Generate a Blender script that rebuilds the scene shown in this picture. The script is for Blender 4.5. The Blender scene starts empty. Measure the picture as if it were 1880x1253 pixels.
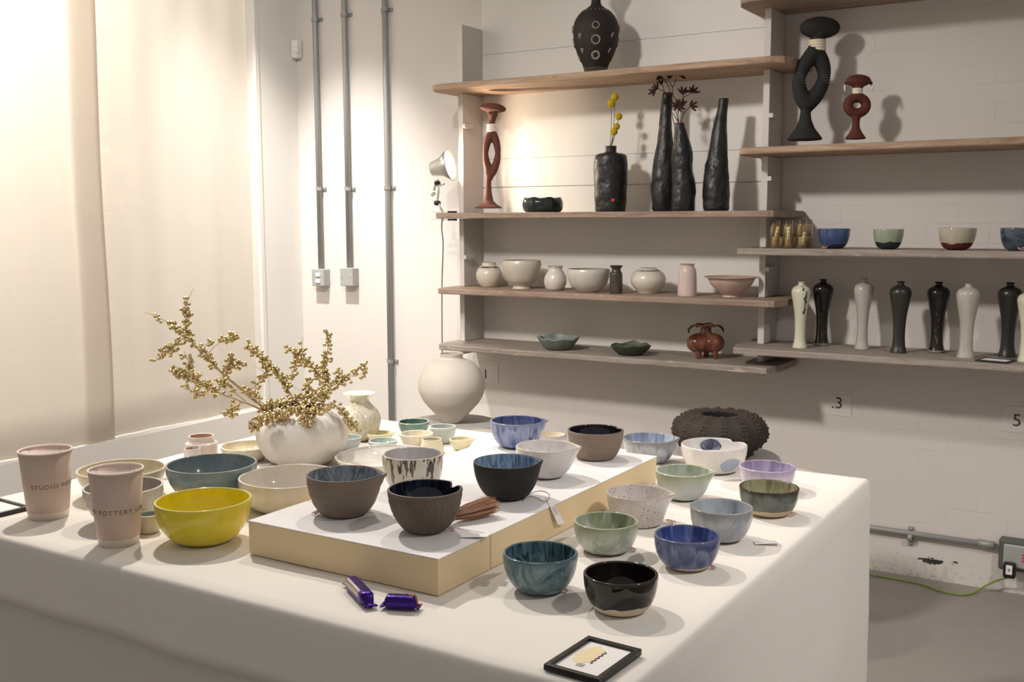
import bpy, bmesh, math, random
from mathutils import Vector, Matrix, noise
random.seed(7)
PI = math.pi
C = bpy.context.scene.collection
sc = bpy.context.scene

# ---------------------------------------------------------------- camera, world, lights, exposure
FPX, PITCH, ROLL, YAW, CAMZ = 1935.4, .11498, -.00327, .55159, 1.45
cam_pos = Vector((0, 0, CAMZ))
F = Vector((-math.sin(YAW)*math.cos(PITCH), math.cos(YAW)*math.cos(PITCH), -math.sin(PITCH)))
R0 = Vector((math.cos(YAW), math.sin(YAW), 0)); U0 = R0.cross(F)
RR = R0*math.cos(ROLL)+U0*math.sin(ROLL); UU = U0*math.cos(ROLL)-R0*math.sin(ROLL)
cd = bpy.data.cameras.new('camera'); cam = bpy.data.objects.new('camera', cd); C.objects.link(cam)
cam.matrix_world = Matrix(((RR.x, UU.x, -F.x, 0), (RR.y, UU.y, -F.y, 0), (RR.z, UU.z, -F.z, CAMZ), (0, 0, 0, 1)))
cd.sensor_width = 36; cd.lens = FPX/1880*36; cd.clip_start = .02
sc.camera = cam
sc.view_settings.view_transform = 'Standard'; sc.view_settings.look = 'None'
sc.view_settings.gamma = 1; sc.view_settings.exposure = 0.0
sc.view_settings.use_curve_mapping = False

w = bpy.data.worlds.new('world'); sc.world = w; w.use_nodes = True
w.node_tree.nodes['Background'].inputs[0].default_value = (1, .95, .90, 1)
w.node_tree.nodes['Background'].inputs[1].default_value = .30

def spot(name, loc, target, power, size=60, blend=.5, rad=.05, col=(1, .86, .72)):
    l = bpy.data.lights.new(name, 'SPOT'); l.energy = power; l.spot_size = math.radians(size)
    l.spot_blend = blend; l.shadow_soft_size = rad; l.color = col
    o = bpy.data.objects.new(name, l); C.objects.link(o); o.location = loc
    o.rotation_euler = (Vector(target)-Vector(loc)).to_track_quat('-Z', 'Y').to_euler(); return o
def area(name, loc, target, power, sx, sy, col=(1, .9, .8)):
    l = bpy.data.lights.new(name, 'AREA'); l.energy = power; l.shape = 'RECTANGLE'; l.size = sx; l.size_y = sy; l.color = col
    o = bpy.data.objects.new(name, l); C.objects.link(o); o.location = loc
    o.rotation_euler = (Vector(target)-Vector(loc)).to_track_quat('-Z', 'Y').to_euler(); return o
spot('track_spot', (-2.7, .55, 3.3), (-1.45, 4.2, .62), 410, 62, 1., .16, (1, .94, .89))
spot('track_spot', (-2.7, 2.35, 3.15), (-1.2, 1.6, .85), 195, 85, .8, .045, (1, .93, .86))
spot('track_spot', (-1.9, 3.0, 3.3), (-1.5, 1.7, .85), 85, 80, .9, .045, (1, .90, .80))
spot('track_spot', (-3.6, 3.2, 3.4), (-3.72, 4.38, .55), 520, 50, 1., .05, (1, .95, .9))
spot('track_spot', (-2.0, 1.3, 3.3), (-4.1, 2.3, 1.35), 350, 110, 1., .08, (1, .95, .90))
area('curtain_backlight', (-5.15, 2.3, 2.9), (-4.1, 3.0, 1.6), 110, 1.4, 1.4, (1, .95, .89))  # unseen area lamp added outside the window to backlight the sheer curtain
spot('track_spot', (1.3, 1.7, 3.2), (-.3, 2.7, .4), 200, 70, .9, .08, (1, .95, .92))

# ---------------------------------------------------------------- where a pixel's sight line meets a plane of the room
def ray(x, y): return RR*((x-940)/FPX) - UU*((y-626.5)/FPX) + F
def onz(x, y, z): d = ray(x, y); return cam_pos+d*((z-CAMZ)/d.z)
def ony(x, y, Y): d = ray(x, y); return cam_pos+d*(Y/d.y)
def onx(x, y, X): d = ray(x, y); return cam_pos+d*(X/d.x)
def ond(x, y, D): return cam_pos+ray(x, y)*D
def proj(P): d = Vector(P)-cam_pos; k = d.dot(F); return 940+FPX*d.dot(RR)/k, 626.5-FPX*d.dot(UU)/k, k

T = .85; RT = .913; WY = 4.388; LX = -4.07

# ---------------------------------------------------------------- materials
def hexc(h):
    h = h.lstrip('#'); v = [int(h[i:i+2], 16)/255 for i in (0, 2, 4)]
    return tuple(c/12.92 if c <= .04045 else ((c+.055)/1.055)**2.4 for c in v)+(1,)
def newmat(name):
    m = bpy.data.materials.new(name); m.use_nodes = True; nt = m.node_tree
    return m, nt, nt.nodes['Principled BSDF']
def coord(nt, scale=(1, 1, 1), kind='Object'):
    t = nt.nodes.new('ShaderNodeTexCoord'); mp = nt.nodes.new('ShaderNodeMapping')
    mp.inputs['Scale'].default_value = scale; nt.links.new(t.outputs[kind], mp.inputs[0]); return mp.outputs[0]
def nz(nt, vec, scale=5, detail=3, rough=.55, dist=0):
    n = nt.nodes.new('ShaderNodeTexNoise'); n.inputs['Scale'].default_value = scale; n.inputs['Detail'].default_value = detail
    n.inputs['Roughness'].default_value = rough; n.inputs['Distortion'].default_value = dist
    nt.links.new(vec, n.inputs['Vector']); return n.outputs[0]
def ramp(nt, fac, stops):
    r = nt.nodes.new('ShaderNodeValToRGB'); nt.links.new(fac, r.inputs[0]); e = r.color_ramp.elements
    while len(e) < len(stops): e.new(.5)
    for q, (p, c) in zip(e, stops): q.position = p; q.color = c if len(c) == 4 else (*c, 1)
    return r.outputs[0]
def mixc(nt, fac, a, b):
    m = nt.nodes.new('ShaderNodeMix'); m.data_type = 'RGBA'
    for s, v in ((m.inputs[0], fac), (m.inputs[6], a), (m.inputs[7], b)):
        if hasattr(v, 'is_output'): nt.links.new(v, s)
        else: s.default_value = v
    return m.outputs[2]
def mth(nt, op, a, b=0., c=None):
    m = nt.nodes.new('ShaderNodeMath'); m.operation = op
    for i, v in enumerate((a, b, c)):
        if v is None: continue
        if hasattr(v, 'is_output'): nt.links.new(v, m.inputs[i])
        else: m.inputs[i].default_value = v
    return m.outputs[0]
def zof(nt):
    t = nt.nodes.new('ShaderNodeTexCoord'); s = nt.nodes.new('ShaderNodeSeparateXYZ'); nt.links.new(t.outputs['Object'], s.inputs[0]); return s.outputs
def bumpit(nt, bs, h, strength=.3, dist=.002):
    b = nt.nodes.new('ShaderNodeBump'); b.inputs['Strength'].default_value = strength; b.inputs['Distance'].default_value = dist
    nt.links.new(h, b.inputs['Height']); nt.links.new(b.outputs[0], bs.inputs['Normal'])
def plain(name, col, rough=.6, metal=0, bump=0, bscale=80, coat=0):
    m, nt, bs = newmat(name); bs.inputs['Base Color'].default_value = hexc(col) if isinstance(col, str) else (*col, 1)
    bs.inputs['Roughness'].default_value = rough; bs.inputs['Metallic'].default_value = metal; bs.inputs['Coat Weight'].default_value = coat
    if bump: bumpit(nt, bs, nz(nt, coord(nt), bscale, 4), bump, .002)
    return m
def soft(c, k=.36):
    c = hexc(c); k = 0 if c[0] > .55 and c[2] < .12 else k; g = .3*c[0]+.55*c[1]+.15*c[2]; return tuple(v+(g-v)*k for v in c[:3])+(1,)
def glaze(name, cols, scale=(28, 28, 5), rough=.12, speck=None, rim=None, foot=None, bump=.0, dist=.6, spd=120, spth=.68, lo=.37, hi=.63):
    """pottery surface: streaky glaze; rim=(col,H,width); foot=(col,height,wobble); speck=col"""
    m, nt, bs = newmat(name); cols = [soft(c) for c in cols]
    n = nz(nt, coord(nt, scale), 1, 4, .6, dist)
    k = len(cols)
    col = ramp(nt, n, [(lo+(hi-lo)*i/max(1, k-1), c) for i, c in enumerate(cols)])
    r = None
    if speck:
        s = nz(nt, coord(nt), spd*2.4, 1, .4); mk_ = ramp(nt, s, [(spth, (0, 0, 0)), (spth+.02, (1, 1, 1))]); col = mixc(nt, mk_, col, hexc(speck))
    if rim or foot: z = zof(nt)[2]
    if rim:
        rc, H, wd = rim; v = mth(nt, 'ADD', z, mth(nt, 'MULTIPLY', n, wd*.8))
        f = ramp(nt, mth(nt, 'MULTIPLY_ADD', mth(nt, 'SUBTRACT', v, H-wd*.6), 1/wd, 0.), [(0, (0, 0, 0)), (1, (1, 1, 1))]); col = mixc(nt, f, col, soft(rc))
    if foot:
        fc, fh, wob = foot; wn = nz(nt, coord(nt), 30, 2)
        f = mth(nt, 'LESS_THAN', z, mth(nt, 'MULTIPLY_ADD', mth(nt, 'SUBTRACT', wn, .5), wob*2, fh)); col = mixc(nt, f, col, hexc(fc))
        nt.links.new(mth(nt, 'MULTIPLY_ADD', f, .75-rough, rough), bs.inputs['Roughness'])
    else: bs.inputs['Roughness'].default_value = rough
    nt.links.new(col, bs.inputs['Base Color'])
    if bump: bumpit(nt, bs, nz(nt, coord(nt), 60, 4), bump, .003)
    return m
def clay(name, col, col2=None, rough=.85, bump=.3, bs_=90, rings=0):
    m, nt, bs = newmat(name); v = coord(nt)
    c = mixc(nt, nz(nt, v, 25, 4), hexc(col), hexc(col2 or col)); nt.links.new(c, bs.inputs['Base Color'])
    bs.inputs['Roughness'].default_value = rough
    if rings:
        h = mth(nt, 'ADD', nz(nt, coord(nt, (4, 4, rings)), 1, 2), mth(nt, 'MULTIPLY', nz(nt, v, bs_, 3), .3)); bumpit(nt, bs, h, bump, .004)
    else: bumpit(nt, bs, nz(nt, v, bs_, 4), bump, .002)
    return m

def mk_wall():
    m, nt, bs = newmat('painted_brick'); t = coord(nt)
    sep = nt.nodes.new('ShaderNodeSeparateXYZ'); nt.links.new(t, sep.inputs[0])
    cmb = nt.nodes.new('ShaderNodeCombineXYZ'); nt.links.new(sep.outputs[0], cmb.inputs[0]); nt.links.new(sep.outputs[2], cmb.inputs[1])
    b = nt.nodes.new('ShaderNodeTexBrick'); nt.links.new(cmb.outputs[0], b.inputs['Vector'])
    b.inputs['Scale'].default_value = 1; b.inputs['Brick Width'].default_value = .225; b.inputs['Row Height'].default_value = .075
    b.inputs['Mortar Size'].default_value = .006; b.inputs['Mortar Smooth'].default_value = 1
    n1 = nz(nt, coord(nt, (3, 3, 6)), 1.5, 5)
    isb = ramp(nt, mth(nt, 'ADD', sep.outputs[0], 3.0), [(0, (0, 0, 0)), (.1, (1, 1, 1))])   # smooth plaster left of the shelves
    msk = mth(nt, 'MULTIPLY', b.outputs['Fac'], ramp(nt, n1, [(.45, (0, 0, 0)), (.62, (1, 1, 1))]))
    msk = mth(nt, 'MULTIPLY', msk, isb)
    h = mth(nt, 'SUBTRACT', mth(nt, 'MULTIPLY', nz(nt, coord(nt, (1, 1, 1)), 14, 5), .9), mth(nt, 'MULTIPLY', msk, 1.))
    bumpit(nt, bs, h, .16, .004)
    col = mixc(nt, nz(nt, coord(nt), 1.3, 5), hexc('#d9d3cd'), hexc('#cfc8c1'))
    col = mixc(nt, mth(nt, 'MULTIPLY', msk, .10), col, hexc('#a39a90'))
    # peeling paint and grime low on the wall near the conduit
    pz = mth(nt, 'SUBTRACT', 1., mth(nt, 'MULTIPLY', mth(nt, 'ABSOLUTE', mth(nt, 'SUBTRACT', sep.outputs[2], .085)), 13.))
    px = mth(nt, 'SUBTRACT', 1., mth(nt, 'MULTIPLY', mth(nt, 'ABSOLUTE', mth(nt, 'ADD', sep.outputs[0], .71)), 3.2))
    pk = mth(nt, 'MULTIPLY', mth(nt, 'MAXIMUM', pz, 0.), mth(nt, 'MAXIMUM', px, 0.))
    ch = mth(nt, 'GREATER_THAN', mth(nt, 'MULTIPLY_ADD', pk, .3, nz(nt, coord(nt, (14, 14, 30)), 1, 6, .65)), .81)
    col = mixc(nt, ch, col, hexc('#2e2925'))
    gr = mth(nt, 'MULTIPLY', mth(nt, 'MAXIMUM', mth(nt, 'SUBTRACT', 1., mth(nt, 'MULTIPLY', sep.outputs[2], 11.)), 0.), ramp(nt, nz(nt, coord(nt), 45, 5, .7), [(.5, (0, 0, 0)), (.62, (1, 1, 1))]))
    col = mixc(nt, mth(nt, 'MULTIPLY', gr, .55), col, hexc('#8d8375'))
    nt.links.new(col, bs.inputs['Base Color']); bs.inputs['Roughness'].default_value = .62
    return m
def mk_floor():
    m, nt, bs = newmat('concrete_floor'); v = coord(nt)
    b = nt.nodes.new('ShaderNodeTexBrick'); nt.links.new(v, b.inputs['Vector']); b.offset = 0
    b.inputs['Scale'].default_value = 1; b.inputs['Brick Width'].default_value = 1.2; b.inputs['Row Height'].default_value = 1.93
    b.inputs['Mortar Size'].default_value = .002
    c = mixc(nt, nz(nt, v, 2.2, 6, .6), hexc('#86807a'), hexc('#9a938b')); c = mixc(nt, mth(nt, 'MULTIPLY', b.outputs['Fac'], .3), c, hexc('#b3aca2'))
    nt.links.new(c, bs.inputs['Base Color']); bs.inputs['Roughness'].default_value = .55; bumpit(nt, bs, nz(nt, v, 30, 5), .15, .002); return m
def mk_wood(name, a, b, c, worn=.5):
    m, nt, bs = newmat(name); v = coord(nt, (1.2, 14, 14)); g = nz(nt, v, 3.5, 6, .6, .8)
    col = ramp(nt, g, [(.3, hexc(a)), (.5, hexc(b)), (.7, hexc(c))])
    st = ramp(nt, nz(nt, coord(nt, (7, 16, 30)), 1.6, 5, .7), [(.60, (0, 0, 0)), (.68, (1, 1, 1))])
    col = mixc(nt, mth(nt, 'MULTIPLY', st, worn), col, hexc('#c9bdae'))
    s2 = ramp(nt, nz(nt, coord(nt, (11, 20, 60)), 1.3, 4, .7), [(.66, (0, 0, 0)), (.71, (1, 1, 1))]); col = mixc(nt, mth(nt, 'MULTIPLY', s2, .7), col, hexc('#3b2a1e'))
    nt.links.new(col, bs.inputs['Base Color']); bs.inputs['Roughness'].default_value = .7; bumpit(nt, bs, g, .4, .003); return m
def mk_cloth(name, col):
    m, nt, bs = newmat(name); bs.inputs['Base Color'].default_value = hexc(col); bs.inputs['Roughness'].default_value = .9
    bs.inputs['Sheen Weight'].default_value = .1
    bumpit(nt, bs, mth(nt, 'ADD', nz(nt, coord(nt), 5, 3), mth(nt, 'MULTIPLY', nz(nt, coord(nt), 600, 2), .06)), .25, .008); return m
def mk_curtain():
    m, nt, bs = newmat('sheer_fabric'); bs.inputs['Base Color'].default_value = hexc('#efeae2'); bs.inputs['Roughness'].default_value = .9
    tr = nt.nodes.new('ShaderNodeBsdfTranslucent'); tr.inputs[0].default_value = hexc('#f5eee4')
    mx = nt.nodes.new('ShaderNodeMixShader'); mx.inputs[0].default_value = .5
    tp = nt.nodes.new('ShaderNodeBsdfTransparent'); m2 = nt.nodes.new('ShaderNodeMixShader'); m2.inputs[0].default_value = .08
    nt.links.new(bs.outputs[0], mx.inputs[1]); nt.links.new(tr.outputs[0], mx.inputs[2])
    nt.links.new(mx.outputs[0], m2.inputs[1]); nt.links.new(tp.outputs[0], m2.inputs[2])
    nt.links.new(m2.outputs[0], nt.nodes['Material Output'].inputs[0]); return m
def mk_pane():
    m, nt, bs = newmat('window_glass'); gl = nt.nodes.new('ShaderNodeBsdfGlossy'); gl.inputs['Roughness'].default_value = .02
    tp = nt.nodes.new('ShaderNodeBsdfTransparent'); fr = nt.nodes.new('ShaderNodeFresnel'); fr.inputs[0].default_value = 1.5
    ge = nt.nodes.new('ShaderNodeNewGeometry'); mx = nt.nodes.new('ShaderNodeMixShader'); nt.links.new(mth(nt, 'MULTIPLY', fr.outputs[0], mth(nt, 'SUBTRACT', 1., ge.outputs['Backfacing'])), mx.inputs[0]); nt.links.new(tp.outputs[0], mx.inputs[1]); nt.links.new(gl.outputs[0], mx.inputs[2])
    nt.links.new(mx.outputs[0], nt.nodes['Material Output'].inputs[0]); return m
def emis(name, col, s):
    m, nt, bs = newmat(name); bs.inputs['Emission Color'].default_value = hexc(col); bs.inputs['Emission Strength'].default_value = s; return m

M = dict(
    wall=mk_wall(), floor=mk_floor(), curtain=mk_curtain(), pane=mk_pane(),
    white=plain('white_paint', '#e0dcd5', .55, bump=.1, bscale=30),
    upright=plain('grey_white_paint', '#cbc5bf', .55, bump=.15, bscale=25),
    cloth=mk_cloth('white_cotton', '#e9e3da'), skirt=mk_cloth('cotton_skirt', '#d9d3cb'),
    wood=mk_wood('rough_board', '#7d6856', '#968070', '#a89585', .55),
    wood2=mk_wood('warm_board', '#8c735c', '#a68b72', '#b9a188', .3),
    wood3=mk_wood('weathered_board', '#82776d', '#968a7f', '#a69c92', .65),
    steel=plain('galvanised_steel', '#9b9c98', .5, .35, .1, 40),
    greybox=plain('grey_metal', '#a9a9a5', .5, .2), darkgrey=plain('dark_grey_metal', '#5f625d', .5, .3, .3, 40),
    plastic=plain('white_plastic', '#e6e1d8', .35), black=plain('black_rubber', '#141312', .5),
    alu=plain('brushed_aluminium', '#c9c6c1', .35, .7), frame=plain('black_frame', '#16140f', .35),
    paper=plain('paper', '#ece8e4', .8), cream_paper=plain('cream_print', '#ecd9b0', .8), ink=plain('ink', '#4b4038', .8), paleink=plain('pale_ink', '#a89f9c', .8),
    riser_side=plain('cream_painted_ply', '#e4cda4', .6, bump=.05), riser_top=plain('riser_paper', '#e6e3e2', .7), seam=plain('seam_dark', '#4d463d', .8),
    cup=plain('blush_paper', '#dac2b2', .65), cup_in=plain('cup_lining', '#e6d4cb', .5), cup_rim=plain('cup_rim', '#f0e4d9', .5), cupink=plain('cup_ink', '#7d6557', .7),
    gold=plain('gold_paint', '#cbb785', .26, .88), goldstem=plain('gold_stem', '#b8a47a', .4, .6), berry_tip=plain('berry_tip', '#3a2714', .6),
    terr=clay('terracotta', '#663a2c', '#593124', .8, .15), red=clay('oxblood_clay', '#5c2a1e', '#4f2319', .8, .12), blackclay=clay('black_clay', '#1b1b19', '#232220', .8, .12),
    rope=plain('cream_cord', '#e3d9c3', .8), bead=plain('ivory_shell', '#e8dfd0', .5),
    lump=None, foil=plain('purple_foil', '#3b1f78', .25, .8, .5, 90), foil2=plain('orange_foil', '#c4703a', .3, .5), foil3=plain('silver_foil', '#b7a9a6', .3, .8, .3, 90),
    bristle=plain('copper_bristle', '#c99c7b', .5), felt=clay('grey_felt', '#b5b0aa', '#a8a39d', .95, .3, 200), felt2=clay('beige_felt', '#b1aaa0', '#a59e94', .95, .3, 200),
    green=plain('green_cable', '#7f9440', .5), cord=plain('grey_cord', '#6f6a66', .6), flower=plain('craspedia_yellow', '#c4a91d', .9, bump=1., bscale=400),
    stemg=plain('dry_stem', '#6f6a35', .8), paw=plain('dark_red_flower', '#3c1416', .85), bamboo=plain('bamboo', '#b79a62', .6), label=plain('kraft_label', '#dccb95', .8),
    reddot=plain('red_sticker', '#c0282a', .5), twine=None,
)
def mk_twine():
    m, nt, bs = newmat('twisted_twine'); wv = nt.nodes.new('ShaderNodeTexWave'); wv.inputs['Scale'].default_value = 140; wv.bands_direction = 'DIAGONAL'
    nt.links.new(coord(nt), wv.inputs[0]); nt.links.new(ramp(nt, wv.outputs[1], [(.45, hexc('#8b1d28')), (.55, hexc('#e8dccf'))]), bs.inputs[0]); bs.inputs['Roughness'].default_value = .9; return m
M['twine'] = mk_twine()
def mk_twine2():
    m, nt, bs = newmat('black_twine'); wv = nt.nodes.new('ShaderNodeTexWave'); wv.inputs['Scale'].default_value = 140; wv.bands_direction = 'DIAGONAL'
    nt.links.new(coord(nt), wv.inputs[0]); nt.links.new(ramp(nt, wv.outputs[1], [(.5, hexc('#1b1a1c')), (.6, hexc('#d8d2c8'))]), bs.inputs[0]); return m
M['twine2'] = mk_twine2()
def mk_glasstube():
    m, nt, bs = newmat('clear_plastic'); gl = nt.nodes.new('ShaderNodeBsdfGlossy'); gl.inputs['Roughness'].default_value = .05
    tp = nt.nodes.new('ShaderNodeBsdfTransparent'); tp.inputs[0].default_value = (.97, .94, .88, 1); lw = nt.nodes.new('ShaderNodeLayerWeight'); lw.inputs[0].default_value = .35
    mx = nt.nodes.new('ShaderNodeMixShader'); nt.links.new(lw.outputs[1], mx.inputs[0]); nt.links.new(tp.outputs[0], mx.inputs[1]); nt.links.new(gl.outputs[0], mx.inputs[2])
    nt.links.new(mx.outputs[0], nt.nodes['Material Output'].inputs[0]); return m
M['clear'] = mk_glasstube()

# ---------------------------------------------------------------- mesh helpers
def mk(name, V, Fc, mats, parent=None, smooth=True, mi=None, loc=None):
    me = bpy.data.meshes.new(name); me.from_pydata([tuple(v) for v in V], [], Fc)
    if not isinstance(mats, (list, tuple)): mats = [mats]
    for m in mats: me.materials.append(m)
    if mi:
        for p, i in zip(me.polygons, mi): p.material_index = i
    if smooth:
        for p in me.polygons: p.use_smooth = True
    me.update()
    o = bpy.data.objects.new(name, me); C.objects.link(o)
    if parent: o.parent = parent
    if loc is not None: o.location = loc
    return o
def fixn(o):
    bm = bmesh.new(); bm.from_mesh(o.data); bmesh.ops.recalc_face_normals(bm, faces=bm.faces); bm.to_mesh(o.data); bm.free(); return o
def empty(name, loc=(0, 0, 0), rz=0):
    o = bpy.data.objects.new(name, None); C.objects.link(o); o.location = loc; o.rotation_euler = (0, 0, rz); o.empty_display_size = .05; return o
def tag(o, label, cat, group=None):
    o['label'] = label; o['category'] = cat
    if group: o['group'] = group
    return o
def struct(o): o['kind'] = 'structure'; return o
class MB:
    def __init__(s): s.V = []; s.F = []; s.I = []
    def add(s, V, Fc, i=0):
        n = len(s.V); s.V += [Vector(v) for v in V]; s.F += [tuple(a+n for a in f) for f in Fc]; s.I += [i]*len(Fc) if isinstance(i, int) else i; return s
    def box(s, x0, x1, y0, y1, z0, z1, i=0):
        V = [(x, y, z) for x in (x0, x1) for y in (y0, y1) for z in (z0, z1)]
        return s.add(V, [(0, 1, 3, 2), (4, 6, 7, 5), (0, 4, 5, 1), (2, 3, 7, 6), (0, 2, 6, 4), (1, 5, 7, 3)], i)
    def tube(s, pts, rad, seg=8, i=0, flat=1., cap=True):
        pts = [Vector(p) for p in pts]; n = len(pts); rad = rad if isinstance(rad, (list, tuple)) else [rad]*n
        V = []; Fc = []; prev = None
        for k, p in enumerate(pts):
            t = (pts[min(k+1, n-1)]-pts[max(k-1, 0)]).normalized()
            if prev is None:
                a = t.cross(Vector((0, 0, 1)))
                if a.length < .1: a = t.cross(Vector((1, 0, 0)))
            else: a = prev-t*prev.dot(t)
            a.normalize(); prev = a; b = t.cross(a)
            for j in range(seg):
                th = 2*PI*j/seg; V.append(p+(a*math.cos(th)+b*math.sin(th)*flat)*rad[k])
        for k in range(n-1):
            for j in range(seg): Fc.append((k*seg+j, k*seg+(j+1) % seg, (k+1)*seg+(j+1) % seg, (k+1)*seg+j))
        if cap: Fc += [tuple(range(seg))[::-1], tuple((n-1)*seg+j for j in range(seg))]
        return s.add(V, Fc, i)
    def lathe(s, prof, seg=48, warp=None, off=(0, 0, 0), i=None):
        """prof: (r, z, slot)"""
        V = []; Fc = []; I = []; rows = []
        for (r, z, *_) in prof:
            if r < 1e-6: rows.append([len(V)]); V.append((0, 0, z))
            else: rows.append(list(range(len(V), len(V)+seg))); V += [(r*math.cos(2*PI*j/seg), r*math.sin(2*PI*j/seg), z) for j in range(seg)]
        for k in range(len(rows)-1):
            a, b = rows[k], rows[k+1]; sl = prof[k+1][2] if i is None and len(prof[k+1]) > 2 else (i or 0)
            for j in range(seg):
                j2 = (j+1) % seg
                if len(a) == 1 and len(b) == 1: continue
                if len(a) == 1: f = (a[0], b[j2], b[j])
                elif len(b) == 1: f = (a[j], a[j2], b[0])
                else: f = (a[j], a[j2], b[j2], b[j])
                Fc.append(f); I.append(sl)
        if warp: V = [warp(Vector(v)) for v in V]
        V = [Vector(v)+Vector(off) for v in V]
        return s.add(V, Fc, I)
    def ball(s, c, r, seg=12, rings=8, sc_=(1, 1, 1), i=0):
        pr = [(r*math.sin(PI*k/rings), -r*math.cos(PI*k/rings)) for k in range(rings+1)]; pr[0] = (0, -r); pr[-1] = (0, r)
        return s.lathe(pr, seg, lambda v: Vector((v.x*sc_[0], v.y*sc_[1], v.z*sc_[2])), c, i)
    def build(s, name, mats, parent=None, smooth=True, loc=None): return mk(name, s.V, s.F, mats, parent, smooth, s.I, loc)
def catmull(P, n=6):
    P = [tuple(map(float, p)) for p in P]; out = []
    for k in range(len(P)-1):
        p0, p1, p2, p3 = P[max(k-1, 0)], P[k], P[k+1], P[min(k+2, len(P)-1)]
        for j in range(n):
            t = j/n; out.append(tuple(.5*((2*b)+(-a+c)*t+(2*a-5*b+4*c-d)*t*t+(-a+3*b-3*c+d)*t**3) for a, b, c, d in zip(p0, p1, p2, p3)))
    out.append(P[-1]); return out
def bevel(o, wd=.003, seg=2):
    m = o.modifiers.new('bevel', 'BEVEL'); m.width = wd; m.segments = seg; m.limit_method = 'ANGLE'
    for p in o.data.polygons: p.use_smooth = False
    return o
def box(name, x0, x1, y0, y1, z0, z1, mat, parent=None, bev=0):
    o = MB().box(x0, x1, y0, y1, z0, z1).build(name, mat, parent, False)
    if bev: bevel(o, bev)
    return o
def textmesh(name, s, size, mat, parent, extrude=.0003, spacing=1.0):
    cu = bpy.data.curves.new('lettering', 'FONT'); cu.body = s; cu.size = size; cu.extrude = extrude; cu.align_x = 'CENTER'; cu.align_y = 'CENTER'; cu.space_character = spacing
    t = bpy.data.objects.new('lettering', cu); C.objects.link(t); bpy.context.view_layer.update()
    me = bpy.data.meshes.new_from_object(t); bpy.data.objects.remove(t); me.materials.clear(); me.materials.append(mat)
    o = bpy.data.objects.new(name, me); C.objects.link(o); o.parent = parent; return o

# ---------------------------------------------------------------- the room
struct(box('floor', -5.6, 2.4, -2.0, WY+.1, -.06, 0, M['floor']))
struct(box('wall_back', LX-.1, 2.4, WY, WY+.12, 0, 3.6, M['wall']))
mb = MB(); mb.box(LX-.1, LX, 4.10, WY, 0, 3.6); mb.box(LX-.1, LX, -2, 4.10, 0, .44); mb.box(LX-.1, LX, -2, 4.10, 3.0, 3.6)
struct(mb.build('wall_left', M['white'], None, False))
struct(box('wall_left', -5.3, -5.2, -2, WY+.12, 0, 1.2, M['white']))
win = struct(empty('window_1', (LX, 2, .44)))
mb = MB(); mb.box(0, .012, -4, 2.1, 0, 2.56); mb.build('pane', M['pane'], win, False, (-.014, 0, 0))
mb = MB(); mb.box(-.06, .006, 2.075, 2.10, 0, 2.56); mb.build('window_frame', M['white'], win, False)
# panelling behind the left shelves: thin painted boards with open joints
mb = MB(); zs = [(.83, 1.602), (1.607, 1.7405), (1.742, 2.2395), (2.241, 2.6)]
for a, b in zs: mb.box(-2.862, -1.40, WY-.007, WY-.0005, a, b)
o = mb.build('trim_1', M['white'], None, False); struct(o)

# curtain: two hanging panels behind the glass
def curtain(name, y0, y1, x, label):
    V = []; Fc = []; ny, nzs = 150, 14
    for i in range(ny+1):
        y = y0+(y1-y0)*i/ny
        for k in range(nzs+1):
            z = .445+2.55*k/nzs; a = .007+.004*(1-k/nzs)
            V.append((x+a*math.sin(y*9+.4*math.sin(y*3.1))+.004*math.sin(y*31+k*.1), y+.006*math.sin(k*.7+y*4), z))
    for i in range(ny):
        for k in range(nzs): a = i*(nzs+1)+k; Fc.append((a, a+nzs+1, a+nzs+2, a+1))
    o = mk(name, V, Fc, M['curtain']); so = o.modifiers.new('thickness', 'SOLIDIFY'); so.thickness = .0006
    return tag(o, label, 'curtain', None)
curtain('sheer_curtain', 2.98, 4.095, LX-.058, 'sheer cream curtain panel behind the window glass, nearest the pipes')
curtain('sheer_curtain', -1.5, 3.14, LX-.036, 'sheer cream curtain panel at the far left edge, overlapping its neighbour')

# conduits on the back wall
def conduit(px, ztop, zbot, label, clips):
    x = ony(px, 300, WY).x; t = empty('wall_conduit', (x, WY, zbot)); tag(t, label, 'pipe', None)
    MB().tube([(0, -.022, 0), (0, -.022, ztop-zbot)], .0145, 12).build('pipe', M['steel'], t)
    for z in clips:
        mb = MB(); mb.tube([(0, -.022, z-zbot-.009), (0, -.022, z-zbot+.009)], .019, 12); mb.box(-.037, .037, -.006, 0, z-zbot-.009, z-zbot+.009); mb.ball((-.029, -.008, z-zbot), .005, 8, 4); mb.ball((.029, -.008, z-zbot), .005, 8, 4)
        mb.build('pipe_clip', M['steel'], t, False)
    return x
zc = lambda px, py: ony(px, py, WY-.02).z
b1 = conduit(589.5, 3.5, zc(595, 494), 'leftmost grey vertical conduit, ending at the switch box', [zc(586, 35), zc(592, 347)])
b2 = conduit(642.5, 3.5, zc(645, 492), 'middle grey vertical conduit, ending at the blank box', [zc(640, 26), zc(644, 347)])
b3 = conduit(715.5, 3.5, .05, 'rightmost grey vertical conduit, running down behind the table', [zc(713, 17), zc(717, 345), zc(721, 664)])
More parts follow.
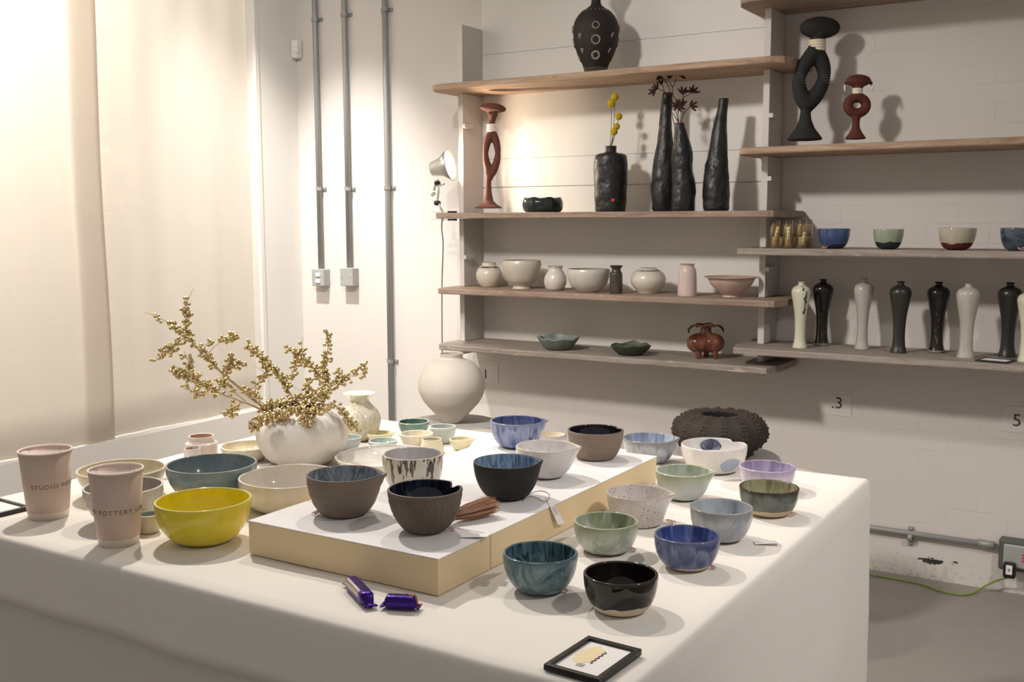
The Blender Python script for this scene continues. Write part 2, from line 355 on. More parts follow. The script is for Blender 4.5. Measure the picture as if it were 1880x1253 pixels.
def wbox(x, pz0, pz1, label, switches):
    t = empty('wall_switch_box' if switches else 'junction_box', (x, WY, pz0)); tag(t, label, 'electrical box'); h = pz1-pz0
    bevel(MB().box(-.044, .044, -.052, 0, 0, h).build('box_body', M['greybox'], t), .004)
    if switches:
        for z in (h*.28, h*.66): bevel(MB().box(-.012, .020, -.058, -.05, z-.009, z+.011).build('rocker_switch', M['plastic'], t), .002)
    else:
        [MB().ball((q, -.053, h*.5), .003, 8, 4).build('screw', M['steel'], t) for q in (-.03, .03)]
wbox(b1+.002, zc(592, 525), zc(592, 494), 'small grey switch box with two white rockers at the foot of the left conduit', True)
wbox(b2+.002, zc(644, 525), zc(644, 492), 'small blank grey box at the foot of the middle conduit', False)
# motion sensor in the corner
t = empty('motion_sensor', (LX, WY, zc(556, 107))); tag(t, 'white motion sensor high in the corner beside the left conduit', 'sensor')
o = MB().box(.002, .05, -.05, -.002, 0, .1).build('sensor_case', M['plastic'], t); bevel(o, .012, 3)
MB().ball((.045, -.047, .04), .016, 12, 8, (1, 1, 1.3)).build('sensor_lens', M['plastic'], t)

# horizontal conduit low on the back wall, with box and plug
t = empty('wall_conduit', (-1.6, WY, .165)); tag(t, 'grey horizontal conduit low on the back wall right of the table', 'pipe')
za, zb = zc(1590, 969), zc(1830, 1003)
MB().tube([(-.3, -.02, za-.165), (1.11, -.02, zb-.165)], .0125, 12).build('pipe', M['steel'], t)
mb = MB(); xk = ony(1673, 980, WY).x+1.6
mb.tube([(xk-.008, -.02, .004), (xk+.008, -.02, .004)], .018, 12); mb.box(xk-.01, xk+.01, -.008, 0, -.034, .042); mb.ball((xk, -.01, .034), .006, 8, 4); mb.ball((xk, -.01, -.026), .006, 8, 4)
mb.build('pipe_clip', M['steel'], t, False)
mb = MB(); mb.tube([(1.05, -.02, zb-.165+.002), (1.11, -.02, zb-.165)], .016, 12); mb.build('coupling', M['steel'], t)
bx0 = ony(1833, 1010, WY-.05).x; t = empty('socket_outlet', (bx0, WY, .09)); tag(t, 'metal double wall socket with a plug in it, low at the right edge', 'socket')
bevel(MB().box(0, .17, -.05, 0, .01, .135).build('back_box', M['darkgrey'], t), .012, 3)
o = MB().box(.018, .17, -.062, -.048, .028, .118).build('face_plate', M['greybox'], t); bevel(o, .006)
mb = MB()
for k in range(3): mb.box(.085, .12, -.0635, -.06, .082-.012*k, .088-.012*k)
mb.build('red_marking', M['reddot'], t, False)
t2 = empty('power_plug', (bx0+.045, WY-.062, .118)); tag(t2, 'dark plug with a green cable pushed into the metal wall socket', 'plug')
bevel(MB().box(-.022, .022, -.03, 0, -.035, .025).build('plug_body', M['black'], t2), .008, 3)
bevel(MB().box(-.011, .011, -.033, -.029, -.018, .018).build('plug_label', M['paper'], t2), .001)
mb = MB().box(-.004, -.002, -.0345, -.0325, -.006, .006).box(.001, .003, -.0345, -.0325, -.006, .006); mb.build('marking', M['ink'], t2, False)
P = [onz(x, y, .006) for x, y in ((1560, 1046), (1590, 1054), (1640, 1063), (1690, 1073), (1725, 1085), (1760, 1092), (1785, 1090))]
P += [Vector((-.52, 4.335, .02)), Vector((-.48, 4.34, .05)), Vector((bx0+.042, WY-.078, .085))]
MBo = MB().tube(catmull(P, 6), .004, 8).build('power_cable', M['green']); tag(MBo, 'yellow-green cable running along the floor from the plug at right', 'cable')

# numbers taped to the wall
def placard(px, py, px2, py2, s, nx, ny, label):
    a, b = ony(px, py, WY), ony(px2, py2, WY); cx = (a.x+b.x)/2; cz = (a.z+b.z)/2
    t = empty('number_card', (cx, WY, cz)); tag(t, label, 'sign')
    hw, hh = abs(b.x-a.x)/2, abs(a.z-b.z)/2
    box('card', -hw, hw, -.0022, -.0004, -hh, hh, M['numcard'], t)
    q = ony(nx, ny, WY)
    o = textmesh('numeral', s, .068, M['ink'], t); o.rotation_euler = (PI/2, 0, 0); o.location = (q.x-cx, -.0028, q.z-cz)
M['numcard'] = plain('translucent_card', '#d8d2cc', .4)
placard(1517, 724, 1563, 766, '.3', 1537, 741, 'pale card with the number 3 taped on the wall below the shelves')
placard(1842, 745, 1885, 796, '5', 1867, 773, 'pale card with the number 5 taped on the wall at right edge')
placard(880, 668, 915, 704, '1', 892, 688, 'pale card with the number 1 on the wall beside the moon jar')

# ---------------------------------------------------------------- shelves
ZL = [2.070, 1.481, 1.128, .862]; ZR = [2.31, 1.727, 1.333, .936]; SY = 4.04; TH = .026
def upright(x, segs, ztop, pegs, label):
    t = empty('shelf_upright', (x, WY, segs[0][0])); tag(t, label, 'shelf support'); z00 = segs[0][0]
    mb = MB()
    for a, b in segs: mb.box(-.0135, .0135, -.18, -.009, a-z00, b-z00)
    bevel(mb.build('board', M['upright'], t, False), .002)
    for z, s in pegs:
        bevel(MB().box(.0135, .032, -.19, -.115, z-z00-.009, z-z00+.009).build('cleat', M['upright'], t, False), .001)
        MB().box(.018, .026, -.112, -.104, z-z00-.006, z-z00+.006).build('bolt', M['darkgrey'], t, False)
gap = .001
def segs(z0, z1, shelves):
    out = []; z = z0
    for s in sorted(shelves):
        if s-TH > z: out.append((z, s-TH-gap))
        z = s+gap
    if z1 > z: out.append((z, z1))
    return out
upright(-2.872, segs(.80, 2.36, ZL), 2.36, [(1.89, 1), (1.27, 1)], 'pale painted upright board holding the left ends of the left shelves')
upright(-1.388, segs(.80, ZR[0]-TH-.001, ZL+ZR[1:]), 2.3, [(1.86, 1), (1.61, 1), (1.245, 1)], 'pale painted upright board between the two shelf bays')
def shelf(x0, x1, z, mat, label, lc=.05, rc=.05, seed=0, th=TH):
    n = 80; V = []; Fc = []
    for i in range(n+1):
        x = x0+(x1-x0)*i/n; e = min((x-x0)/lc if lc else 1, (x1-x)/rc if rc else 1, 1.)
        e = max(0, e); cut = .09*(1-math.sqrt(max(0, 1-(1-e)**2)))
        yf = SY+cut+.004*noise.noise(Vector((x*4, seed, 0)))+.002*noise.noise(Vector((x*25, seed, 3)))
        zz = .002*noise.noise(Vector((x*12, seed, 5))); b = .004
        V += [(x, yf+b, z), (x, yf, z-b+zz), (x, yf+.001, z-th+b), (x, yf+b, z-th), (x, WY-.0085, z-th), (x, WY-.0085, z)]
    for i in range(n):
        for k in range(6): a = i*6+k; b_ = i*6+(k+1) % 6; Fc.append((a, b_, b_+6, a+6))
    Fc += [tuple(range(6))[::-1], tuple(n*6+k for k in range(6))]
    o = mk('wall_shelf', V, Fc, mat, None, False); fixn(o)
    tag(o, label, 'shelf'); return o
shelf(-2.955, -1.255, ZL[0], M['wood2'], 'top board of the left shelf bay, with a patterned dark vase on it', .09, .10, 1)
shelf(-2.935, -1.275, ZL[1], M['wood'], 'second board of the left bay, holding tall black vases and the clip lamp', .05, .04, 2)
shelf(-2.925, -1.265, ZL[2], M['wood'], 'third board of the left bay, holding cream pots and bowls', .05, .04, 3)
shelf(-2.925, -1.285, ZL[3], M['wood3'], 'bottom board of the left bay, holding green dishes and an amber pot', .05, .01, 4)
shelf(-1.475, .6, ZR[0], M['wood'], 'topmost board of the right shelf bay, cropped by the top edge', .09, .1, 5, .03)
shelf(-1.465, .6, ZR[1], M['wood2'], 'second board of the right bay, under the black and red sculptures', .06, .05, 6)
shelf(-1.462, .6, ZR[2], M['wood3'], 'third board of the right bay, under a row of small bowls', .03, .05, 7)
shelf(-1.470, .6, ZR[3], M['wood3'], 'bottom board of the right bay, under a row of slender bottles', .03, .05, 8)

# ---------------------------------------------------------------- the table
TX0, TX1, TY0, TY1 = -2.14, -.55, 1.155, 2.47
t = empty('display_table', (-1.345, 1.8, 0)); tag(t, 'long display table hidden under a white cloth, covered with bowls', 'table')
bevel(MB().box(TX0+1.345+.012, TX1+1.345-.012, TY0-1.8+.012, TY1-1.8-.012, T-.035, T-.006).build('tabletop', M['wood'], t, False), .003)
for sx in (-.72, .72):
    for sy in (-.58, .58): MB().box(sx-.02, sx+.02, sy-.02, sy+.02, 0, T-.035).build('leg', M['white'], t, False)
def cloth_mesh():
    # overlay cloth: a grid over the top, turning down over every edge
    V = []; Fc = []; g = {}; xs = []; ys = []
    def axis(a, b, h0, h1, step):
        out = [(a, -h0*(1-i/6)) for i in range(6)]+[(a, -.010), (a+.0015, -.004)]; n = int((b-a)/step); b0, a0 = b, a; a = a+.006; b = b-.006
        out += [(a+(b-a)*i/n, 0) for i in range(n+1)]; out += [(b0-.0015, -.004), (b0, -.010)]+[(b0, -h1*(i+1)/16) for i in range(16)]; return out
    ax = axis(TX0, TX1, .125, .835, .03); ay = axis(TY0, TY1, .125, .835, .03)
    for i, (x, hx) in enumerate(ax):
        for j, (y, hy) in enumerate(ay):
            z = T+min(hx, hy); dd = -min(hx, hy)
            px = x+(0 if hx == 0 else (.003*min(1, dd/.02))*(1 if x > -1.3 else -1)); py = y+(0 if hy == 0 else (.003*min(1, dd/.02)+.01*dd)*(1 if y > 1.8 else -1))
            if hx and hy: z = T+min(hx, hy)
            wv = .0015*noise.noise(Vector((x*6, y*6, 0)))
            if dd > 0:
                am = min(1, dd*3)
                if hx and not hy: px += (1 if x > -1.3 else -1)*am*(.006+abs(.016*noise.noise(Vector((y*3.3, z*1.2, 1))))+.003*abs(math.sin((z-.809)*40))*(x > -1.3))
                if hy and not hx: py += (1 if y > 1.8 else -1)*am*(.006+abs(.016*noise.noise(Vector((x*3.3, z*1.2, 2)))))
                if hx and hy: px += (1 if x > -1.3 else -1)*am*.006; py += (1 if y > 1.8 else -1)*am*.006
                if dd < .2: z += .010*min(1, dd*8)*noise.noise(Vector((x*3+y*2, 0, 7)))
            g[i, j] = len(V); V.append((px, py, z+min(0, wv)))
    for i in range(len(ax)-1):
        for j in range(len(ay)-1): Fc.append((g[i, j], g[i+1, j], g[i+1, j+1], g[i, j+1]))
    o = mk('tablecloth', V, Fc, M['cloth']); so = o.modifiers.new('thickness', 'SOLIDIFY'); so.thickness = .0012; so.offset = -1; return o
tag(cloth_mesh(), 'white cotton cloth over the table, hanging short in front and to the floor at right', 'tablecloth')
def skirt():
    pts = []; x0, x1, y0, y1 = TX0+.004, TX1-.003, TY0+.004, TY1-.003; r = .02
    cs = [(x1-r, y0+r, -PI/2), (x1-r, y1-r, 0), (x0+r, y1-r, PI/2), (x0+r, y0+r, PI)]
    for k, (cx, cy, a0) in enumerate(cs):
        for q in range(5): a = a0+PI/2*q/4; pts.append((cx+r*math.cos(a), cy+r*math.sin(a), math.cos(a), math.sin(a)))
        nx, ny, na = cs[(k+1) % 4]; e = (cx+r*math.cos(a0+PI/2), cy+r*math.sin(a0+PI/2)); f = (nx+r*math.cos(na), ny+r*math.sin(na))
        for q in range(1, 24): u = q/24; pts.append((e[0]+(f[0]-e[0])*u, e[1]+(f[1]-e[1])*u, math.cos(a0+PI/2), math.sin(a0+PI/2)))
    n = len(pts); V = []; Fc = []; K = 12
    for k in range(K+1):
        z = (T-.012)*(1-k/K)+.006; am = k/K
        for i, (x, y, nx, ny) in enumerate(pts):
            s = x*1.0+y*1.0; d = -.006*min(1, am*3)+.012*am*noise.noise(Vector((x*4, y*4, z*.6)))+.006*am*noise.noise(Vector((x*11, y*11, 4)))
            V.append((x+nx*d, y+ny*d, z))
    for k in range(K):
        for i in range(n): a = k*n+i; b = k*n+(i+1) % n; Fc.append((a, b, b+n, a+n))
    o = mk('table_skirt', V, Fc, M['skirt']); return o
tag(skirt(), 'white fabric skirt hanging to the floor below the cloth hem', 'table skirt')
# riser: two boards with a paper covering
def riser(y0, y1, label):
    t = empty('display_riser', (-1.16, (y0+y1)/2, T)); tag(t, label, 'display riser', None); hy = (y1-y0)/2-.0008; x0, x1 = -1.372+1.16, -.954+1.16
    bevel(MB().box(x0, x1, -hy, hy, .0015, .0615).build('plinth', M['riser_side'], t, False), .001)
    bevel(MB().box(x0-.0015, x1+.0015, -hy, hy, .0616, .0632).build('top_cover', M['riser_top'], t, False), .0006)
riser(1.3225, 1.478, 'near section of the low cream riser, under the carved brown bowl')
riser(1.4785, 2.178, 'long far section of the low cream riser, carrying most spouted bowls')

# ---------------------------------------------------------------- pottery
def bowl_mesh(name, R, H, fr, a, b, th, mats, parent=None, spout=None, notch=None, wob=.004, tilt=0, seg=72, ring=.0, lip=True, carve=0, foot_h=.0, ribs=0):
    """spout/notch: (angle, length, width)"""
    n = 44 if carve else 18; out = []
    if carve: seg = 300
    for k in range(n+1):
        t = k/n; r = fr+(R-fr)*(1-(1-t)**a)**b
        if ribs: r += ribs*math.sin(t*26)*(.2+.8*t)
        out.append((r, foot_h+(H-foot_h)*t, 0))
    inn = []
    for k in range(n, -1, -1):
        t = k/n; r = (fr+(R-fr)*(1-(1-t)**a)**b)-th*(1.0+.5*(1-t)); z = th*1.2+foot_h+(H-foot_h-th*1.2)*t
        inn.append((max(r, .001), z, 1))
    inn[0] = (R-th, H-.0004, 2)
    prof = [(0, .002, 0), (fr*.8, .002, 0), (fr*.93, 0, 0), (fr, .001, 0)]
    if foot_h: prof = [(0, .003, 0), (fr*.8, .003, 0), (fr*.9, 0, 0), (fr, .0005, 0), (fr*.97, foot_h*.8, 0)]
    prof += out[:-1]+[(R-th*.05, H-th*.25, 0), (R-th*.25, H, 2), (R-th*.75, H+.0002, 2)]+inn+[(0, inn[-1][1]-.0003, 1)]
    sd = random.random()*100
    def wp(v):
        r = math.hypot(v.x, v.y)
        if r < 1e-5: return v
        th_ = math.atan2(v.y, v.x); hz = max(0, min(1, v.z/H)); u = v/r
        q = 1+wob*noise.noise(Vector((math.cos(th_)*1.3, math.sin(th_)*1.3, sd+v.z*8)))*3
        x, y, z = v.x*q, v.y*q, v.z+hz**3*wob*R*2*noise.noise(Vector((math.cos(th_), math.sin(th_), sd+9)))
        if spout:
            sa, sl, sw = spout; d = (th_-sa+PI) % (2*PI)-PI; g = math.exp(-(d/sw)**2)*hz**5*min(1, r/R)**2
            x += math.cos(sa)*sl*g; y += math.sin(sa)*sl*g; z -= sl*.10*g
        if notch:
            sa, sl, sw = notch; d = (th_-sa+PI) % (2*PI)-PI
            g = (math.exp(-(d/sw)**2) if d < 0 else math.exp(-(d/(sw*.22))**2))*hz**7*min(1, r/R)**2
            z -= sl*g; x -= math.cos(sa)*sl*.5*g; y -= math.sin(sa)*sl*.5*g
        if carve and r > fr+(R-fr)*(1-(1-hz)**a)**b-th*.4:
            z_ = v.z; g = carve*abs(math.sin(th_*34+2.6*noise.noise(Vector((th_*3.5, z_*40, sd)))+3.2*z_/H*math.sin(th_*6)))**.7*(1 if hz < .93 and hz > .03 else 0)
            x -= u.x*g; y -= u.y*g
        return Vector((x, y, z))
    mb = MB().lathe(prof, seg, wp)
    return mb.build(name, mats, parent)
def twine_mb(cx, cy, a, s=1., n=3):
    mb = MB(); rnd = random.Random(int(cx*9999)+n)
    for k in range(n):
        an = a+rnd.uniform(-.7, .7); L = .018*s*rnd.uniform(.7, 1.2); pts = []
        for i in range(13):
            u = i/12*2*PI; x = math.cos(u)*L*.5+L*.45; y = math.sin(u)*L*.28; z = .002+.008*s*max(0, math.sin(u/2))*rnd.uniform(.8, 1.)
            pts.append((cx+x*math.cos(an)-y*math.sin(an), cy+x*math.sin(an)+y*math.cos(an), z))
        mb.tube(pts, .0008, 6)
    return mb
def bowl(name, label, z, xl, xr, yr, xb, yb, fw, ab, mats, th=.0045, spout=None, notch=None, cat='bowl', group=None, twine=None, tw='twine', card=None, carve=0, wob=.004, foot_h=0., ribs=0, height=None):
    pf = onz(xb, yb, z); k = proj(pf)[2]; fr = fw*k/FPX/2; dirh = Vector((pf.x, pf.y, 0)).normalized(); c = pf+dirh*fr*.95
    H = height or .07
    if not height:
        for _ in range(6):
            y0 = proj(c+Vector((0, 0, H)))[1]; y1 = proj(c+Vector((0, 0, H+.01)))[1]; H += .01*(yr-y0)/(y1-y0)
    k2 = proj(c+Vector((0, 0, H)))[2]; R = (xr-xl)/2*k2/FPX*.985
    xc = (xl+xr)/2; px = proj(c+Vector((0, 0, H)))[0]; c = c+Vector((RR.x, RR.y, 0)).normalized()*(xc-px)*k2/FPX
    ang0 = math.atan2(RR.y, RR.x)
    if spout: spout = (ang0+spout[0], spout[1]*R, spout[2])
    if notch: notch = (ang0+notch[0], notch[1]*R, notch[2])
    mats = mats(H, R) if callable(mats) else mats
    loc = Vector((c.x, c.y, z+.0004))
    if twine or card:
        t = empty(name, loc); b = bowl_mesh('body', R, H, fr, ab[0], ab[1], th, mats, t, spout, notch, wob, carve=carve, foot_h=foot_h, ribs=ribs)
        if twine: a = ang0+twine; twine_mb(math.cos(a)*fr*1.25, math.sin(a)*fr*1.25, a, k/2.2, 3).build('twine', M[tw], t)
        if card:
            a, L, Wd = card; a += ang0; cx, cy = math.cos(a)*(R*1.08), math.sin(a)*(R*1.08); ua = Vector((math.cos(a+.3), math.sin(a+.3), 0)); ub = Vector((-ua.y, ua.x, 0)); o_ = Vector((cx, cy, .0012))
            V = [o_+ua*p+ub*q+Vector((0, 0, h)) for p, q, h in ((0, -Wd, .0), (L, -Wd, .004), (L, Wd, .003), (0, Wd, .001))]
            ob = mk('price_tag', V, [(0, 1, 2, 3)], M['paper'], t, False); so = ob.modifiers.new('thickness', 'SOLIDIFY'); so.thickness = .0004
        root = t
    else: root = bowl_mesh(name, R, H, fr, ab[0], ab[1], th, mats, None, spout, notch, wob, carve=carve, foot_h=foot_h, ribs=ribs); root.location = loc
    tag(root, label, cat, group); root['_g'] = 0; del root['_g']
    return root, R, H
gz = glaze
ROUND = (2.0, .62); VSH = (1.6, .75); STR = (1.3, .8); DEEP = (2.2, .55)
G1 = 'bowls on the cloth right of the riser'; G2 = 'bowls standing on the cream riser'; G3 = 'bowls at the left end of the table'; G4 = 'small bowls at the back of the table'
bowl('tea_bowl', 'glossy near-black bowl with bare white foot, nearest the table sign', T, 1070, 1209, 1052, 1141, 1133, 76, DEEP,
     lambda H, R: [gz('black_glaze', ['#171311', '#221b15', '#33291c'], foot=('#cfc0ab', H*.24, .010), rim=('#3a2a1c', H, .006), rough=.06), gz('black_glaze_in', ['#120e0c', '#1d1611'], rough=.05), gz('black_rim', ['#42301f', '#2a1d14'], rough=.08)], group=G1)
bowl('tea_bowl', 'deep teal bowl right in front of the riser corner', T, 922, 1062, 1014, 992, 1094, 60, DEEP,
     lambda H, R: [gz('teal_glaze', ['#2a4a54', '#4a737d', '#6a929b', '#3a616d'], (22, 22, 12), foot=('#3b2f28', H*.03, .002), rim=('#3f6f7a', H, .012)), gz('teal_in', ['#17333c', '#2b5866', '#4d8192', '#1a3944'], (60, 60, 5), rough=.06), gz('teal_rim', ['#5c8b93', '#355e66'])], group=G1, twine=-.3)
bowl('tea_bowl', 'pale green round bowl without spout, beside the riser', T, 1052, 1173, 956, 1112, 1021, 62, DEEP,
     lambda H, R: [gz('green_glaze', ['#a9b392', '#b9bfae', '#c3c8c4', '#98a682'], (16, 16, 8), foot=('#6b4a38', H*.06, .004), rim=('#8d9b66', H, .03)), gz('green_in', ['#7f8d5d', '#98a276', '#b9c0b4'], (45, 45, 6), rough=.06), gz('green_rim', ['#b7bd94', '#a3ab7c'])], group=G1, twine=-.1)
bowl('tea_bowl', 'cobalt blue bowl with drippy pale foot, at the table right side', T, 1200, 1323, 981, 1262, 1050, 58, DEEP,
     lambda H, R: [gz('blue_glaze', ['#36457a', '#475994', '#6d7aa8', '#3c4a80'], (30, 30, 6), foot=('#cbb9a3', H*.13, .008), rim=('#5a6590', H, .01)), gz('blue_in', ['#263a86', '#3d57a8', '#6b83c4'], (55, 55, 4), rough=.05), gz('blue_rim', ['#6a6f88', '#535b80'])], group=G1, twine=-.35)
bowl('tea_bowl', 'misty grey-blue bowl behind the cobalt bowl, paper tag beside it', T, 1266, 1383, 930, 1325, 998, 54, DEEP,
     lambda H, R: [gz('mist_glaze', ['#8f969c', '#a2a7a9', '#aeb3b8', '#98a0aa'], (18, 18, 8), foot=('#9a7460', H*.06, .004), rim=('#8f8d88', H, .02)), gz('mist_in', ['#99a3ab', '#aeb8c4', '#a3a9a6'], (40, 40, 8), rough=.08), gz('mist_rim', ['#8a8782', '#a19d97'])], group=G1, card=(-.45, .045, .010))
bowl('pouring_bowl', 'pinkish-white brown-speckled spouted bowl with straight sides beside the riser', T, 1112, 1232, 904, 1177, 972, 86, STR,
     lambda H, R: [gz('speckled_glaze', ['#cdbfb5', '#d6c9bf'], speck='#6b4a35', spd=140, spth=.66, foot=('#6f5848', H*.03, .003)), gz('speckled_in', ['#cabdb4', '#d6cac3'], speck='#6b4a35', spd=130, spth=.67, rough=.08), gz('speckled_rim', ['#cbb6a0', '#b89f88'])], spout=(-.15, .2, .28), group=G1, twine=-.2)
bowl('pouring_bowl', 'sage green spouted bowl fading to pale blue at its base', T, 1203, 1306, 864, 1258, 921, 50, ROUND,
     lambda H, R: [gz('sage_glaze', ['#adb79b', '#b9c2bb', '#c0c7c9'], (16, 16, 8), rim=('#9ba878', H, .035), foot=('#b7a58f', H*.04, .003)), gz('sage_in', ['#98a37d', '#acb49a', '#b4bfc1'], (45, 45, 5), rough=.07), gz('sage_rim', ['#c7cda6', '#b6bf92'])], spout=(-.1, .26, .27), group=G1)
bowl('tea_bowl', 'olive bowl with dark brown rim and bare beige foot', T, 1357, 1467, 894, 1411, 951, 54, DEEP,
     lambda H, R: [gz('olive_glaze', ['#4d4c3e', '#6a7168', '#5a6054'], (24, 24, 8), rim=('#3a2c1c', H, .010), foot=('#c7b294', H*.27, .004)), gz('olive_in', ['#8e8a55', '#a5a16c', '#77714a'], (50, 50, 5), rough=.07), gz('olive_rim', ['#2f2317', '#4b3926'], rough=.1)], group=G1, twine=-.4)
bowl('pouring_bowl', 'lavender glazed bowl with a nicked rim, near the far table corner', T, 1357, 1460, 856, 1408, 906, 56, DEEP,
     lambda H, R: [gz('lavender_glaze', ['#c9bccb', '#d6ccd6', '#b7a5c2'], (20, 20, 8), rim=('#b39cc4', H, .02)), gz('lavender_in', ['#8d76a6', '#a892bd', '#b9a8cc'], (50, 50, 5), rough=.07), gz('lavender_rim', ['#c9b6d2', '#b09bbd'])], notch=(.9, .05, .3), group=G1)
w10, R10, H10 = bowl('pouring_bowl', 'large white bowl with a blue dot outside and a dark blue dab inside', T, 1250, 1372, 816, 1313, 872, 66, DEEP,
     lambda H, R: [gz('white_glaze', ['#d9d1c8', '#e2dbd3'], foot=('#a78f7a', H*.03, .003)), gz('white_in', ['#ccc5c4', '#dad4d2'], rough=.07), gz('white_rim', ['#e3dcd2', '#cfc0ae'])], notch=(.75, .07, .3), group=G1)
bowl('pouring_bowl', 'wide grey-blue spouted bowl standing behind the riser end', T, 1143, 1243, 804, 1193, 853, 50, ROUND,
     lambda H, R: [gz('stormy_glaze', ['#8d97a8', '#a6afb9', '#7f8794'], (26, 26, 6), rim=('#7f7b78', H, .015)), gz('stormy_in', ['#5f6f92', '#8496b4', '#a7b4c8'], (55, 55, 4), rough=.07), gz('stormy_rim', ['#7c7974', '#8f8b86'])], spout=(.05, .16, .3), group=G1)
# on the riser
bowl('tea_bowl', 'upright taupe stoneware bowl with black glazed interior, far on the riser', RT, 1041, 1146, 789, 1096, 848, 62, (1.7, .62),
     [clay('taupe_clay', '#8a7a6c', '#7c6d60', .8, .4, 90, 260), gz('ink_in', ['#0e0f1a', '#1c1a26'], rough=.05), clay('taupe_rim', '#6b5b4c', '#574838', .5, .1)], group=G2, notch=(.5, .05, .2))
bowl('pouring_bowl', 'white spouted bowl on the riser behind the black one', RT, 946, 1060, 819, 1008, 881, 42, (2.0, .66),
     lambda H, R: [gz('milk_glaze', ['#d3cbc8', '#ddd6d3'], speck='#a08a74', spd=150, spth=.72, foot=('#b59f86', H*.03, .002)), gz('milk_in', ['#d2cac6', '#ded7d3'], speck='#8a6b50', spd=120, spth=.71, rough=.07), gz('milk_rim', ['#d9c9b4', '#c7b49c'])], spout=(-.12, .18, .28), group=G2)
bowl('pouring_bowl', 'streaky periwinkle blue spouted bowl at the far end of the riser', RT, 899, 1000, 772, 953, 825, 44, DEEP,
     lambda H, R: [gz('peri_glaze', ['#46599a', '#7081b8', '#8e9bc6', '#2f4390'], (40, 40, 6), rim=('#7f88ac', H, .012)), gz('peri_in', ['#33427f', '#5767a0', '#28356f'], (60, 60, 4), rough=.05), gz('peri_rim', ['#8d8fa4', '#6d7398'])], spout=(.1, .2, .24), group=G2)
bk, Rb, Hb = bowl('pouring_bowl', 'matte black bowl with shiny blue interior and a long tag on twine', RT, 868, 993, 847, 933, 921, 56, (2.0, .6),
     [clay('matte_black', '#1d1a19', '#231f1d', .75, .15), gz('sky_in', ['#2e4f78', '#5c86ad', '#86abc8', '#3e6790'], (55, 55, 4), rough=.05), clay('black_rim2', '#3a332f', '#2a2523', .6, .1)], spout=(.15, .12, .16), group=G2)
bowl('pouring_bowl', 'brownish-grey stoneware spouted bowl, leftmost on the riser', RT, 562, 700, 870, 632, 953, 70, (2.0, .6),
     [clay('stone_clay', '#857669', '#77695d', .75, .35, 90, 150), gz('cloud_in', ['#75828f', '#96a2ae', '#5e6874', '#a3aeb8'], (40, 40, 10), rough=.06), clay('stone_rim', '#5f5146', '#4c4036', .5, .1)], spout=(.0, .2, .2), group=G2, twine=PI+.2, ribs=.0007)
bowl('pouring_bowl', 'carved brown bowl with midnight blue interior, nearest on the riser', RT, 710, 851, 897, 781, 983, 60, (1.9, .62),
     [clay('carved_clay', '#7a6c60', '#5f5248', .85, .3), gz('midnight_in', ['#0b1019', '#1d2a44', '#10151d', '#3a4658'], (40, 40, 4), rough=.04), clay('carved_rim', '#4d4138', '#62554a', .5, .1)], notch=(.75, .16, .25), group=G2, carve=.0020, twine=-.1, card=(-.5, .05, .012))
def stripes():
    m, nt, bs = newmat('striped_glaze'); s = zof(nt); a = mth(nt, 'ARCTAN2', s[1], s[0])
    cm = nt.nodes.new('ShaderNodeCombineXYZ'); nt.links.new(mth(nt, 'MULTIPLY', a, 2.3), cm.inputs[0]); nt.links.new(mth(nt, 'MULTIPLY', s[2], 9.), cm.inputs[1])
    n = nz(nt, cm.outputs[0], 1.6, 3, .6); k = ramp(nt, mth(nt, 'MULTIPLY_ADD', mth(nt, 'SUBTRACT', .075, s[2]), -2.2, n), [(.49, hexc('#ddd5c6')), (.505, hexc('#8f7b66')), (.53, hexc('#2a211d')), (.56, hexc('#8a7f78')), (.60, hexc('#46587f')), (.70, hexc('#5d73a8'))])
    nt.links.new(k, bs.inputs[0]); bs.inputs['Roughness'].default_value = .12; return m
bowl('tea_bowl', 'off-white bowl painted with vertical blue and brown strokes', RT, 701, 815, 833, 757, 908, 56, (2.4, .5),
     [stripes(), gz('stripe_in', ['#bdb6b6', '#cbc5c6'], rough=.08), gz('stripe_rim', ['#d9cdbb', '#c9b79d'])], group=G2)
# left group on the cloth
bowl('serving_bowl', 'bright lemon yellow bowl', T, 285, 461, 917, 374, 1004, 80, (2.1, .6),
     lambda H, R: [gz('lemon_glaze', ['#dcc832', '#e2cf3e'], rim=('#e6d94e', H, .003)), gz('lemon_in', ['#e0cb2a', '#e6d436'], rough=.06), gz('lemon_rim', ['#e0d580', '#d8ca60'])], group=G3)
def leafy(H):
    m, nt, bs = newmat('leaf_glaze'); z = zof(nt)[2]
    base = mixc(nt, nz(nt, coord(nt), 220, 2), hexc('#6d8288'), hexc('#8a9c9e'))
    v = nt.nodes.new('ShaderNodeTexVoronoi'); v.inputs['Scale'].default_value = 22; v.feature = 'DISTANCE_TO_EDGE'; nt.links.new(coord(nt, (1, 1, .6)), v.inputs[0])
    f = mth(nt, 'MULTIPLY', mth(nt, 'LESS_THAN', v.outputs[0], .12), mth(nt, 'LESS_THAN', z, H*.62))
    base = mixc(nt, mth(nt, 'MULTIPLY', f, .8), base, hexc('#8f8a58')); nt.links.new(base, bs.inputs[0]); bs.inputs['Roughness'].default_value = .2; return m
bowl('serving_bowl', 'large speckled blue-grey bowl with olive leaf pattern around its lower half', T, 305, 471, 851, 388, 925, 74, (1.9, .64),
     lambda H, R: [leafy(H), gz('denim_in', ['#6b7f85', '#7b8e92'], speck='#51646b', spd=260, spth=.6, rough=.15), gz('denim_rim', ['#8f9a93', '#a39f88'])], group=G3, ribs=.0006)
